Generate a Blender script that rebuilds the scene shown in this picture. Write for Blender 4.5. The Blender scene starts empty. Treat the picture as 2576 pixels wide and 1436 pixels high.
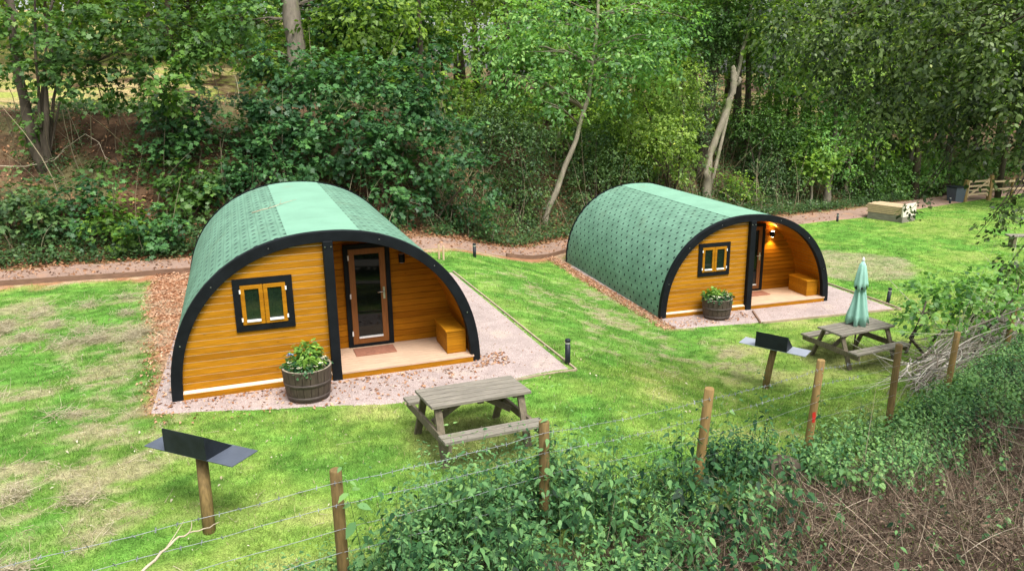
import bpy, math, random
import numpy as np
from mathutils import Vector, Matrix
random.seed(7)
S = bpy.context.scene
COL = S.collection
RNG = np.random.default_rng(11)

# ------------------------------------------------------------------ camera constants
F_PX, PITCH, ROLL, CAM_H = 1934.3, .262, -.014, 4.795
cp, sp, cr, sr = math.cos(PITCH), math.sin(PITCH), math.cos(ROLL), math.sin(ROLL)
def ray(px, py):
    u = (px - 1288) / F_PX; v = -(py - 718) / F_PX
    a = u * cr - v * sr; b = u * sr + v * cr
    return (a, cp + b * sp, -sp + b * cp)
def at(px, py, d):
    r = ray(px, py)
    return Vector((r[0] * d, r[1] * d, CAM_H + r[2] * d))

# ------------------------------------------------------------------ noise and terrain
def sst(a, b, t):
    t = np.clip((np.asarray(t, float) - a) / (b - a), 0, 1)
    return t * t * (3 - 2 * t)
def vnoise(x, y, seed=0):
    x = np.asarray(x, float); y = np.asarray(y, float)
    xi = np.floor(x).astype(np.int64); yi = np.floor(y).astype(np.int64)
    fx = x - xi; fy = y - yi
    fx = fx * fx * (3 - 2 * fx); fy = fy * fy * (3 - 2 * fy)
    def h(i, j):
        n = (i * 374761393 + j * 668265263 + seed * 974634777) & 0x7fffffff
        n = ((n ^ (n >> 13)) * 1274126177) & 0x7fffffff
        n = n ^ (n >> 16)
        return (n & 0xffff) / 65535.0
    return (h(xi, yi) * (1 - fx) + h(xi + 1, yi) * fx) * (1 - fy) + (h(xi, yi + 1) * (1 - fx) + h(xi + 1, yi + 1) * fx) * fy
def fbm(x, y, seed=0, oct=4):
    s = 0; a = .5; tot = 0
    for k in range(oct):
        s = s + a * vnoise(x * 2 ** k + 17.3 * k, y * 2 ** k - 9.1 * k, seed + k); tot += a; a *= .55
    return s / tot
CA, SA = math.cos(.31), math.sin(.31)
def uv(x, y):
    dx = np.asarray(x, float) + 2.955; dy = np.asarray(y, float) - 11.98
    return dx * CA + dy * SA, -dx * SA + dy * CA
def xy(u, v):
    return u * CA - v * SA - 2.955, u * SA + v * CA + 11.98
PN_U = [-60, -15, -3, 3, 6, 9, 13, 21, 25, 31.5, 38, 60, 120]
PN_V = [10.5, 9.6, 9.0, 9.3, 10.6, 12.3, 13.4, 14.4, 15.1, 17.0, 18.8, 26, 45]
def path_near(u): return np.interp(u, PN_U, PN_V)
def path_far(u): return path_near(u) + 1.9
FENCE = [(-8.6, 2.95), (-6.6, 3.9), (-4.6, 4.87), (-1.63, 6.33), (.31, 7.27), (2.22, 8.1), (4.13, 9.68), (6.03, 11.33), (7.93, 12.99), (10.5, 15.33), (13, 17.6), (24, 27)]
FX = np.array([f[0] for f in FENCE]); FY = np.array([f[1] for f in FENCE])
def fence_w(x, y):            # about how far on the camera's side of the fence line
    return (np.interp(x, FX, FY) - y) * .78
def G(x, y, rough=True):
    x = np.asarray(x, float); y = np.asarray(y, float)
    u, v = uv(x, y)
    z = -1.14 * sst(3.3, 8.4, u) - .02 * np.clip(u - 14, 0, 60)
    d = v - path_far(u)
    k = 1 - .25 * sst(4, 16, u) - .3 * sst(22, 40, u)
    z = z + k * (3.9 * sst(.2, 6.5, d) + 2.2 * sst(9, 24, d) + .10 * np.clip(d - 20, 0, 120))
    w = fence_w(x, y)
    z = z + .22 * sst(-.7, .5, w) + .55 * sst(.6, 3.5, w) * sst(0, 3, x)
    z = z + .25 * sst(2.5, 5, x) * sst(12, 7, x) * sst(-.8, .4, w) 
    if rough:
        lawn = sst(.5, -.3, d)
        z = z + (fbm(x * .9, y * .9, 3) - .5) * (.06 * lawn * sst(-.2, .4, np.minimum(np.maximum(np.abs(u) - 3.8, np.maximum(-1.3 - v, v - 9)), np.maximum(np.abs(u - 10.9) - 3.6, np.maximum(2.8 - v, v - 12)))) + .5 * (1 - lawn) * sst(0, 2, d))
    return z
def g(x, y): return float(G(x, y))
def ground(px, py):
    r = ray(px, py); t = np.arange(2, 150, .02)
    z = G(r[0] * t, r[1] * t)
    i = int(np.argmax(CAM_H + r[2] * t < z))
    return Vector((r[0] * t[i], r[1] * t[i], float(z[i])))

# ------------------------------------------------------------------ object helpers
def tag(o, label=None, cat=None, group=None, kind=None):
    for k, v in (('label', label), ('category', cat), ('group', group), ('kind', kind)):
        if v: o[k] = v
    return o
def empty(name, loc, rz=0, label=None, cat=None, group=None):
    o = bpy.data.objects.new(name, None); COL.objects.link(o)
    o.location = loc; o.rotation_euler = (0, 0, rz); o.empty_display_size = .2
    return tag(o, label, cat, group)
def link(name, me, parent=None, loc=None):
    o = bpy.data.objects.new(name, me); COL.objects.link(o)
    if parent: o.parent = parent
    if loc is not None: o.location = loc
    return o
def copy_tree(o, parent=None):
    c = o.copy(); COL.objects.link(c); c.parent = parent
    for ch in o.children: copy_tree(ch, c)
    return c
def np_mesh(name, verts, sizes, idx, mats, attrs=None, smooth=False, mi=None):
    """verts Nx3, sizes per-face vertex count, idx flat loop indices"""
    me = bpy.data.meshes.new(name)
    verts = np.ascontiguousarray(verts, np.float32); idx = np.ascontiguousarray(idx, np.int32)
    sizes = np.ascontiguousarray(sizes, np.int32)
    me.vertices.add(len(verts)); me.vertices.foreach_set('co', verts.ravel())
    me.loops.add(len(idx)); me.loops.foreach_set('vertex_index', idx)
    st = np.zeros(len(sizes), np.int32); st[1:] = np.cumsum(sizes)[:-1]
    me.polygons.add(len(sizes)); me.polygons.foreach_set('loop_start', st)
    if mi is not None: me.polygons.foreach_set('material_index', np.ascontiguousarray(mi, np.int32))
    if smooth: me.polygons.foreach_set('use_smooth', np.ones(len(sizes), bool))
    for (an, typ, dom, arr) in (attrs or []):
        a = me.attributes.new(an, typ, dom)
        a.data.foreach_set('color' if typ == 'FLOAT_COLOR' else 'value', np.ascontiguousarray(arr, np.float32).ravel())
    me.update(calc_edges=True)
    for m in (mats if isinstance(mats, list) else [mats]): me.materials.append(m)
    return me
class MB:
    def __init__(s): s.v = []; s.f = []; s.m = []; s.sm = []
    def add(s, vs, fs, m=0, sm=False, M=None):
        o = len(s.v)
        for q in vs:
            q = Vector(q)
            s.v.append(tuple(M @ q) if M is not None else tuple(q))
        for f in fs: s.f.append(tuple(o + i for i in f)); s.m.append(m); s.sm.append(sm)
    def box(s, x0, x1, y0, y1, z0, z1, m=0, M=None):
        s.add([(x0, y0, z0), (x1, y0, z0), (x1, y1, z0), (x0, y1, z0), (x0, y0, z1), (x1, y0, z1), (x1, y1, z1), (x0, y1, z1)],
              [(0, 3, 2, 1), (4, 5, 6, 7), (0, 1, 5, 4), (1, 2, 6, 5), (2, 3, 7, 6), (3, 0, 4, 7)], m, False, M)
    def beam(s, a, b, w, t, m=0, up=(0, 0, 1)):
        a = Vector(a); b = Vector(b); d = (b - a); L = d.length; d.normalize()
        sx = d.cross(Vector(up)); sx = sx.normalized() if sx.length > 1e-4 else Vector((1, 0, 0)); u = sx.cross(d)
        M = Matrix((( sx.x, d.x, u.x, a.x), (sx.y, d.y, u.y, a.y), (sx.z, d.z, u.z, a.z), (0, 0, 0, 1)))
        s.box(-w / 2, w / 2, 0, L, -t / 2, t / 2, m, M)
    def tube(s, pts, rad, n=8, m=0, cap=True, jit=0, sm=True):
        pts = [Vector(p) for p in pts]; rad = rad if hasattr(rad, '__len__') else [rad] * len(pts)
        o = len(s.v); prev = Vector((.31, .17, .93))
        for i, p in enumerate(pts):
            d = (pts[min(i + 1, len(pts) - 1)] - pts[max(i - 1, 0)]).normalized()
            sx = d.cross(prev)
            if sx.length < .05: sx = d.cross(Vector((1, .2, 0)))
            sx.normalize(); sy = sx.cross(d); prev = -sy if False else prev
            for k in range(n):
                a = 2 * math.pi * k / n; r = rad[i] * (1 + random.uniform(-jit, jit))
                s.v.append(tuple(p + sx * math.cos(a) * r + sy * math.sin(a) * r))
        for i in range(len(pts) - 1):
            for k in range(n):
                a, b = o + i * n + k, o + i * n + (k + 1) % n
                s.f.append((a, a + n, b + n, b)); s.m.append(m); s.sm.append(sm)
        if cap:
            s.f.append(tuple(o + k for k in range(n))); s.m.append(m); s.sm.append(False)
            e = o + (len(pts) - 1) * n
            s.f.append(tuple(e + k for k in reversed(range(n)))); s.m.append(m); s.sm.append(False)
    def lathe(s, prof, n=24, m=0, cap=True, c=(0, 0, 0), sm=True):
        o = len(s.v)
        for r, z in prof:
            for k in range(n):
                a = 2 * math.pi * k / n; s.v.append((c[0] + r * math.cos(a), c[1] + r * math.sin(a), c[2] + z))
        for i in range(len(prof) - 1):
            for k in range(n):
                a, b = o + i * n + k, o + i * n + (k + 1) % n
                s.f.append((a, b, b + n, a + n)); s.m.append(m); s.sm.append(sm)
        if cap:
            s.f.append(tuple(o + k for k in reversed(range(n)))); s.m.append(m); s.sm.append(False)
            e = o + (len(prof) - 1) * n
            s.f.append(tuple(e + k for k in range(n))); s.m.append(m); s.sm.append(False)
    def build(s, name, mats, parent=None, loc=None, bev=0, rz=None):
        me = bpy.data.meshes.new(name); me.from_pydata(s.v, [], s.f)
        for mm in (mats if isinstance(mats, list) else [mats]): me.materials.append(mm)
        me.polygons.foreach_set('material_index', s.m); me.polygons.foreach_set('use_smooth', s.sm); me.update()
        o = link(name, me, parent, loc)
        if rz is not None: o.rotation_euler = (0, 0, rz)
        if bev:
            b = o.modifiers.new('edge', 'BEVEL'); b.width = bev; b.segments = 2; b.limit_method = 'ANGLE'; b.angle_limit = .6
        return o

# ------------------------------------------------------------------ materials
def new_mat(name):
    m = bpy.data.materials.new(name); m.use_nodes = True
    nt = m.node_tree; nt.nodes.clear()
    out = nt.nodes.new('ShaderNodeOutputMaterial')
    return m, nt, out
def N(nt, typ, **kw):
    n = nt.nodes.new(typ)
    for k, v in kw.items():
        if k.startswith('i_'):
            key = k[2:]; key = int(key) if key.isdigit() else key.replace('_', ' ')
            n.inputs[key].default_value = v
        else: setattr(n, k, v)
    return n
def ramp(nt, stops, fac=None):
    r = nt.nodes.new('ShaderNodeValToRGB'); e = r.color_ramp.elements
    while len(e) < len(stops): e.new(.5)
    for i, (p, c) in enumerate(stops):
        e[i].position = p; e[i].color = (*c, 1) if len(c) == 3 else c
    if fac is not None: nt.links.new(fac, r.inputs[0])
    return r
def mixc(nt, fac, a, b, blend='MIX'):
    m = nt.nodes.new('ShaderNodeMix'); m.data_type = 'RGBA'; m.blend_type = blend
    for s, i in ((fac, 0), (a, 6), (b, 7)):
        if hasattr(s, 'links'): nt.links.new(s, m.inputs[i])
        else: m.inputs[i].default_value = s if i == 0 else (*s, 1)
    return m.outputs[2]
def surf(name, col, rough=.7, var=.25, scale=6, bump=.3, bscale=40, stretch=(1, 1, 1), spec=.4, grain=None, coords='Object', metal=0, dirt=None, bands=None, knots=False):
    m, nt, out = new_mat(name)
    tc = N(nt, 'ShaderNodeTexCoord'); mp = N(nt, 'ShaderNodeMapping'); mp.inputs['Scale'].default_value = stretch
    nt.links.new(tc.outputs[coords], mp.inputs[0])
    n1 = N(nt, 'ShaderNodeTexNoise', i_Scale=scale, i_Detail=6.0, i_Roughness=.65); nt.links.new(mp.outputs[0], n1.inputs['Vector'])
    lo = tuple(c * (1 - var) for c in col); hi = tuple(min(1, c * (1 + var)) for c in col)
    c = ramp(nt, [(.3, lo), (.7, hi)], n1.outputs[0]).outputs[0]
    if grain:
        n2 = N(nt, 'ShaderNodeTexNoise', i_Scale=grain[0], i_Detail=4.0); mg = N(nt, 'ShaderNodeMapping'); mg.inputs['Scale'].default_value = grain[1]
        nt.links.new(tc.outputs[coords], mg.inputs[0]); nt.links.new(mg.outputs[0], n2.inputs['Vector'])
        f = ramp(nt, [(.35, (0, 0, 0)), (.65, (1, 1, 1))], n2.outputs[0]).outputs[0]
        c = mixc(nt, f, c, tuple(q * grain[2] for q in col))
    if bands:
        sp_ = N(nt, 'ShaderNodeSeparateXYZ'); nt.links.new(tc.outputs[coords], sp_.inputs[0])
        fl = N(nt, 'ShaderNodeMath', operation='FLOOR'); dv = N(nt, 'ShaderNodeMath', operation='MULTIPLY_ADD'); dv.inputs[1].default_value = 1 / bands[0]; dv.inputs[2].default_value = -bands[1] / bands[0]
        nt.links.new(sp_.outputs[2], dv.inputs[0]); nt.links.new(dv.outputs[0], fl.inputs[0])
        wn = N(nt, 'ShaderNodeTexWhiteNoise', noise_dimensions='1D'); nt.links.new(fl.outputs[0], wn.inputs['W'])
        c = mixc(nt, 1.0, c, ramp(nt, [(0, (.84, .80, .76)), (.5, (.99, .99, .97)), (1, (1.13, 1.16, 1.25))], wn.outputs[0]).outputs[0], 'MULTIPLY')
    if knots:
        vo = N(nt, 'ShaderNodeTexVoronoi', i_Scale=3.2); mk = N(nt, 'ShaderNodeMapping'); mk.inputs['Scale'].default_value = (.8, .8, 1.5)
        nt.links.new(tc.outputs[coords], mk.inputs[0]); nt.links.new(mk.outputs[0], vo.inputs['Vector'])
        c = mixc(nt, ramp(nt, [(.035, (.75,) * 3), (.075, (0, 0, 0))], vo.outputs['Distance']).outputs[0], c, tuple(q * .35 for q in col))
    if dirt:
        n3 = N(nt, 'ShaderNodeTexNoise', i_Scale=dirt[0], i_Detail=5.0); nt.links.new(tc.outputs[coords], n3.inputs['Vector'])
        f = ramp(nt, [(dirt[1], (0, 0, 0)), (dirt[1] + .15, (1, 1, 1))], n3.outputs[0]).outputs[0]
        c = mixc(nt, f, c, dirt[2])
    b = N(nt, 'ShaderNodeBsdfPrincipled', i_Roughness=rough, i_Metallic=metal)
    b.inputs['Specular IOR Level'].default_value = spec
    nt.links.new(c, b.inputs['Base Color'])
    if bump:
        n4 = N(nt, 'ShaderNodeTexNoise', i_Scale=bscale, i_Detail=5.0); nt.links.new(mp.outputs[0], n4.inputs['Vector'])
        bp = N(nt, 'ShaderNodeBump', i_Strength=bump, i_Distance=.01); nt.links.new(n4.outputs[0], bp.inputs['Height']); nt.links.new(bp.outputs[0], b.inputs['Normal'])
    nt.links.new(b.outputs[0], out.inputs[0])
    return m
def leaf_mat(name, dark, mid, light, trans=.32, rough=.45, spec=.35, tcol=1.3):
    m, nt, out = new_mat(name)
    at_ = N(nt, 'ShaderNodeAttribute', attribute_name='rnd')
    c = ramp(nt, [(0, dark), (.45, mid), (.93, light), (1, tuple(min(1, q * w) for q, w in zip(light, (1.5, 1.25, .8))))], at_.outputs['Fac']).outputs[0]
    b = N(nt, 'ShaderNodeBsdfPrincipled', i_Roughness=rough); b.inputs['Specular IOR Level'].default_value = spec
    nt.links.new(c, b.inputs['Base Color'])
    t = N(nt, 'ShaderNodeBsdfTranslucent')
    nt.links.new(mixc(nt, 1.0, c, (tcol * 1.1, tcol * 1.15, tcol * .55), 'MULTIPLY'), t.inputs[0])
    mx = N(nt, 'ShaderNodeMixShader'); mx.inputs[0].default_value = trans
    nt.links.new(b.outputs[0], mx.inputs[1]); nt.links.new(t.outputs[0], mx.inputs[2]); nt.links.new(mx.outputs[0], out.inputs[0])
    return m
def attr_mat(name, rough=.85, spec=.15, trans=0, noise=None, bump=0):
    m, nt, out = new_mat(name)
    a = N(nt, 'ShaderNodeAttribute', attribute_name='col'); c = a.outputs['Color']
    b = N(nt, 'ShaderNodeBsdfPrincipled', i_Roughness=rough); b.inputs['Specular IOR Level'].default_value = spec
    if noise:
        tc = N(nt, 'ShaderNodeTexCoord')
        for sc, lo, hi in noise:
            n1 = N(nt, 'ShaderNodeTexNoise', i_Scale=sc, i_Detail=3.0); nt.links.new(tc.outputs['Object'], n1.inputs['Vector'])
            c = mixc(nt, 1.0, c, ramp(nt, [(.3, (lo,) * 3), (.7, (hi,) * 3)], n1.outputs[0]).outputs[0], 'MULTIPLY')
        if bump:
            n4 = N(nt, 'ShaderNodeTexNoise', i_Scale=45.0, i_Detail=5.0); nt.links.new(tc.outputs['Object'], n4.inputs['Vector'])
            bp = N(nt, 'ShaderNodeBump', i_Strength=bump, i_Distance=.04); nt.links.new(n4.outputs[0], bp.inputs['Height']); nt.links.new(bp.outputs[0], b.inputs['Normal'])
    nt.links.new(c, b.inputs['Base Color']); res = b.outputs[0]
    if trans:
        t = N(nt, 'ShaderNodeBsdfTranslucent'); nt.links.new(c, t.inputs[0])
        mx = N(nt, 'ShaderNodeMixShader'); mx.inputs[0].default_value = trans
        nt.links.new(res, mx.inputs[1]); nt.links.new(t.outputs[0], mx.inputs[2]); res = mx.outputs[0]
    nt.links.new(res, out.inputs[0]); return m
def shingle_mat():
    m, nt, out = new_mat('bitumen_shingle')
    uvn = N(nt, 'ShaderNodeUVMap'); uvn.uv_map = 'UVMap'; sep = N(nt, 'ShaderNodeSeparateXYZ'); nt.links.new(uvn.outputs[0], sep.inputs[0])
    def M_(op, a, b=None):
        n = N(nt, 'ShaderNodeMath', operation=op)
        for i, s in enumerate((a, b)):
            if s is None: continue
            if hasattr(s, 'links'): nt.links.new(s, n.inputs[i])
            else: n.inputs[i].default_value = s
        return n.outputs[0]
    rowf = M_('DIVIDE', sep.outputs[1], .165); row = M_('FLOOR', rowf); fr = M_('SUBTRACT', M_('FRACT', rowf), .5)
    odd = M_('MULTIPLY', M_('MODULO', M_('ADD', row, 200.0), 2.0), .5)
    cf = M_('SUBTRACT', M_('FRACT', M_('ADD', M_('DIVIDE', sep.outputs[0], .35), odd)), .5)
    dx = M_('MULTIPLY', M_('ABSOLUTE', cf), .35); dy = M_('MULTIPLY', M_('ABSOLUTE', fr), .165)
    dist = M_('ADD', M_('MAXIMUM', dx, dy), M_('MULTIPLY', M_('MINIMUM', dx, dy), .45))
    wob = N(nt, 'ShaderNodeTexNoise', i_Scale=9.0, i_Detail=3.0); nt.links.new(uvn.outputs[0], wob.inputs['Vector'])
    dist = M_('ADD', dist, M_('MULTIPLY', M_('SUBTRACT', wob.outputs[0], .5), .022))
    dot = ramp(nt, [(.030, (1, 1, 1)), (.050, (0, 0, 0))], dist).outputs[0]
    n1 = N(nt, 'ShaderNodeTexNoise', i_Scale=1.3, i_Detail=5.0); nt.links.new(uvn.outputs[0], n1.inputs['Vector'])
    gr = ramp(nt, [(.3, (.125, .250, .172)), (.7, (.162, .310, .218))], n1.outputs[0]).outputs[0]
    sp_ = N(nt, 'ShaderNodeTexNoise', i_Scale=160.0, i_Detail=2.0); nt.links.new(uvn.outputs[0], sp_.inputs['Vector'])
    gr = mixc(nt, 1.0, gr, ramp(nt, [(.3, (.8,) * 3), (.7, (1.2,) * 3)], sp_.outputs[0]).outputs[0], 'MULTIPLY')
    # tabs differ a little from one another
    wn = N(nt, 'ShaderNodeTexWhiteNoise', noise_dimensions='2D'); cmb = N(nt, 'ShaderNodeCombineXYZ')
    nt.links.new(M_('FLOOR', M_('ADD', M_('DIVIDE', sep.outputs[0], .35), odd)), cmb.inputs[0]); nt.links.new(row, cmb.inputs[1]); nt.links.new(cmb.outputs[0], wn.inputs[0])
    gr = mixc(nt, 1.0, gr, ramp(nt, [(0, (.86,) * 3), (1, (1.1,) * 3)], wn.outputs[0]).outputs[0], 'MULTIPLY')
    lap = ramp(nt, [(.40, (1,) * 3), (.5, (.80,) * 3)], M_('ABSOLUTE', fr)).outputs[0]; gr = mixc(nt, 1.0, gr, lap, 'MULTIPLY')
    ws = N(nt, 'ShaderNodeTexNoise', i_Scale=.8, i_Detail=6.0, i_Roughness=.7); nt.links.new(uvn.outputs[0], ws.inputs['Vector'])
    gr = mixc(nt, ramp(nt, [(.55, (0, 0, 0)), (.75, (.5,) * 3)], ws.outputs[0]).outputs[0], gr, (.15, .22, .13))
    c = mixc(nt, dot, gr, (.012, .026, .024))
    b = N(nt, 'ShaderNodeBsdfPrincipled', i_Roughness=.7); b.inputs['Specular IOR Level'].default_value = .2
    nt.links.new(c, b.inputs['Base Color'])
    bp = N(nt, 'ShaderNodeBump', i_Strength=.25, i_Distance=.01); nt.links.new(M_('ADD', M_('FRACT', rowf), M_('MULTIPLY', sp_.outputs[0], .3)), bp.inputs['Height']); nt.links.new(bp.outputs[0], b.inputs['Normal'])
    nt.links.new(b.outputs[0], out.inputs[0]); return m
def emit_mat(name, col, st):
    m, nt, out = new_mat(name); e = N(nt, 'ShaderNodeEmission'); e.inputs[0].default_value = (*col, 1); e.inputs[1].default_value = st
    nt.links.new(e.outputs[0], out.inputs[0]); return m

MT = {}
MT['shingle'] = shingle_mat()
MT['felt'] = surf('green_felt_strip', (.19, .375, .262), .65, .12, 1.5, .15, 90, dirt=(2.2, .66, (.22, .33, .22)))
MT['black'] = surf('black_painted_timber', (.008, .010, .012), .6, .35, 4, .15, 30, spec=.12)
MT['orange'] = surf('orange_stained_board', (.45, .188, .008), .6, .16, 1.6, .12, 30, stretch=(1, 1, 6), spec=.12, grain=(5, (.6, 4, 14), .64), bands=(.113, .142), knots=True)
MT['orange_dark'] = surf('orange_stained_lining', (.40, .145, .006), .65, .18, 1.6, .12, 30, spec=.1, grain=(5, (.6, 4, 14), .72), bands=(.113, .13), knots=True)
MT['pale_edge'] = surf('pale_timber_edge', (.80, .62, .45), .7, .12, 5, .1)
MT['deck'] = surf('pale_pink_decking', (.60, .42, .29), .6, .15, 3, .15, 40, grain=(4, (.8, 10, 4), .82))
MT['groove'] = surf('dark_board_joint', (.12, .05, .01), .8, .2, 4, 0)
MT['white'] = surf('white_weather_bar', (.8, .8, .78), .35, .04, 4, 0)
MT['steel'] = surf('brushed_steel', (.6, .6, .6), .3, .1, 10, 0, metal=1.0)
MT['glass'] = surf('dark_window_glass', (.004, .006, .006), .04, .2, 3, 0, spec=.35)
MT['pane_glass'] = surf('window_glass_painted_reflection', (.010, .020, .012), .03, .3, 2, 0, spec=.7)  # dark green of the reflected hedges put into the base colour
MT['mat'] = surf('red_brown_coir', (.30, .13, .08), .95, .25, 20, .5, 150)
MT['grey_wood'] = surf('weathered_grey_timber', (.25, .225, .18), .8, .25, 3, .35, 50, stretch=(1, 6, 6), grain=(6, (.7, 9, 9), .66), dirt=(3, .62, (.16, .17, .09)))
MT['dark_wood'] = surf('weathered_dark_timber', (.17, .14, .095), .85, .28, 3, .35, 50, grain=(6, (4, 4, 1), .65))
MT['post_wood'] = surf('treated_round_post', (.22, .145, .052), .8, .25, 5, .3, 40, stretch=(3, 3, .5), grain=(9, (4, 4, .5), .62))
MT['post_wood_new'] = surf('new_round_post', (.31, .20, .07), .8, .22, 5, .3, 40, stretch=(3, 3, .5), grain=(9, (4, 4, .5), .7))
MT['red'] = surf('red_paint_mark', (.55, .03, .02), .6, .2, 12, 0)
MT['slate'] = surf('grey_coated_steel', (.085, .10, .13), .45, .12, 5, .1, 30, spec=.3)
MT['slate_pale'] = surf('pale_coated_steel', (.42, .45, .52), .35, .1, 5, .1, 30, spec=.5)
MT['charcoal'] = surf('charcoal_steel_sheet', (.014, .018, .024), .5, .4, 5, .1, 30, spec=.3)
MT['barrel'] = surf('old_oak_stave', (.085, .062, .045), .75, .3, 4, .35, 40, stretch=(3, 3, .6), grain=(8, (5, 5, .6), .6))
MT['hoop'] = surf('rusty_iron_hoop', (.065, .05, .042), .6, .3, 14, .2, 60)
MT['barrel_rim'] = surf('worn_barrel_rim', (.30, .25, .19), .8, .2, 8, .2)
MT['soil'] = surf('dark_potting_soil', (.035, .022, .014), .95, .4, 25, .6, 70)
MT['parasol'] = surf('mint_green_canvas', (.31, .56, .46), .8, .10, 3, .1, 60, spec=.2)
MT['bark_grey'] = surf('grey_tree_bark', (.14, .12, .09), .9, .35, 4, .6, 18, stretch=(2, 2, .5), dirt=(2.2, .55, (.13, .14, .06)))
MT['bark_pale'] = surf('pale_tree_bark', (.235, .205, .15), .9, .3, 4, .6, 20, stretch=(2, 2, .4), dirt=(1.6, .52, (.16, .17, .085)))
MT['bark_dark'] = surf('dark_tree_bark', (.07, .055, .038), .95, .35, 4, .6, 18, stretch=(2, 2, .5))
MT['twig'] = surf('dead_pale_twig', (.42, .35, .25), .85, .3, 8, .2)
MT['twig_brown'] = surf('brown_twig', (.15, .11, .07), .9, .3, 8, .2)
MT['gravel'] = surf('pink_stone_gravel', (.47, .375, .345), .9, .25, 2.2, 1.0, 55, coords='Object', grain=(60, (1, 1, 1), .58), dirt=(1.1, .60, (.44, .36, .29)))
MT['path'] = surf('trodden_path_grit', (.34, .225, .17), .95, .25, 2, .8, 45, grain=(30, (1, 1, 1), .62), dirt=(1.3, .52, (.34, .20, .13)))
MT['edging'] = surf('brown_edging_board', (.22, .13, .085), .85, .25, 4, .25, grain=(5, (1, 1, 8), .7))
MT['edging_pale'] = surf('pale_edging_board', (.38, .29, .21), .85, .2, 4, .25)
MT['wire'] = surf('galvanised_wire', (.30, .32, .34), .55, .2, 12, 0, metal=.3)
MT['timber_new'] = surf('fresh_sawn_timber', (.58, .42, .26), .75, .15, 3, .2, grain=(5, (8, 8, 2), .8))
MT['timber_white'] = surf('pale_cut_board', (.72, .64, .54), .75, .10, 3, .2)
MT['rubber'] = surf('black_rubber', (.015, .016, .018), .6, .3, 6, .1)
MT['lamp_glow'] = emit_mat('warm_lamp_glow', (1, .72, .32), 14)
MT['lamp_lens'] = surf('frosted_lamp_lens', (.6, .6, .56), .3, .05, 4, 0)
LM = {}
LM['sycamore'] = leaf_mat('sycamore_leaf', (.022, .070, .024), (.052, .145, .046), (.105, .25, .068), .30)
LM['hazel'] = leaf_mat('hazel_leaf', (.030, .075, .016), (.070, .155, .032), (.15, .29, .055), .36)
LM['ash'] = leaf_mat('ash_leaf', (.06, .15, .045), (.155, .33, .085), (.30, .50, .14), .45)
LM['willow'] = leaf_mat('willow_leaf', (.10, .175, .034), (.22, .34, .07), (.37, .50, .11), .45)
LM['scrub'] = leaf_mat('scrub_leaf', (.030, .066, .024), (.080, .155, .052), (.17, .28, .085), .36)
LM['bright'] = leaf_mat('bright_young_leaf', (.06, .13, .02), (.14, .27, .04), (.27, .42, .06), .42)
LM['beech'] = leaf_mat('hanging_branch_leaf', (.016, .032, .010), (.060, .105, .028), (.21, .295, .10), .36, rough=.4, spec=.35)
LM['far'] = leaf_mat('far_wood_leaf', (.06, .12, .022), (.15, .26, .045), (.30, .44, .08), .5)
LM['nettle'] = leaf_mat('nettle_leaf', (.014, .048, .022), (.066, .175, .064), (.20, .38, .14), .34, spec=.15)
LM['flower_leaf'] = leaf_mat('bedding_leaf', (.06, .15, .03), (.15, .30, .05), (.30, .48, .08), .35)
LM['pansy_leaf'] = leaf_mat('dark_bedding_leaf', (.02, .07, .035), (.04, .12, .05), (.08, .18, .07), .25)
MT['petal_white'] = surf('cream_petal', (.8, .76, .58), .6, .1, 20, 0)
MT['petal_blue'] = surf('blue_petal', (.28, .36, .70), .6, .15, 20, 0)
MT['ground'] = attr_mat('turf_and_soil', .95, .05, noise=[(7.0, .72, 1.25), (60.0, .6, 1.35)], bump=.7)
MT['blade'] = attr_mat('grass_blade', .6, .2, trans=.3)
MT['litter'] = attr_mat('dry_leaf', .85, .1, trans=.1)

# ------------------------------------------------------------------ ground colours (what grows or lies where)
def lerp(a, b, t): return a + (np.asarray(b) - a) * np.asarray(t)[..., None]
def patio_mask(u, v):
    a = (u > -2.85) & (u < 3.95 + (v + .9) * -.05) & (v > np.interp(u, [-2.8, -1.5, .8, 3.9], [-.5, -.85, -1.4, -.85])) & (v < 7.5)
    b = (u > 8.2) & (u < 14.65) & (v > np.interp(u, [8.4, 10.4, 14.6], [3.35, 3.1, 2.86])) & (v < 11.5)
    return a | b
def masks(x, y):
    u, v = uv(x, y)
    n = fbm(x * 1.3, y * 1.3, 21) - .5
    d = v - path_far(u); dn = path_near(u) - v
    wood = sst(-1.2, .3, d + n * .8)
    bed = sst(-.15, .55, fence_w(x, y) + n * 1.1)
    strip = np.maximum(sst(-3.05, -2.85, u + n * .5 + .11 * np.clip(v - 1, -2, 9)) * sst(-2.2, -2.6, u) * sst(-.8, -.2, v) * sst(10, 9, v),
                       sst(8.0, 8.2, u + n * .35) * sst(9, 8.5, u) * sst(3.2, 3.8, v) * sst(12, 11.5, v))
    strip = np.maximum(strip, sst(.75, .25, dn + n * 1.0) * sst(-.2, .1, dn) * sst(14, 10, u))
    strip = np.maximum(strip, sst(-3.6, -3.0, u + n) * sst(3.4, 2.6, u) * sst(6.6, 7.2, v))
    return u, v, d, wood, bed, strip
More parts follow.
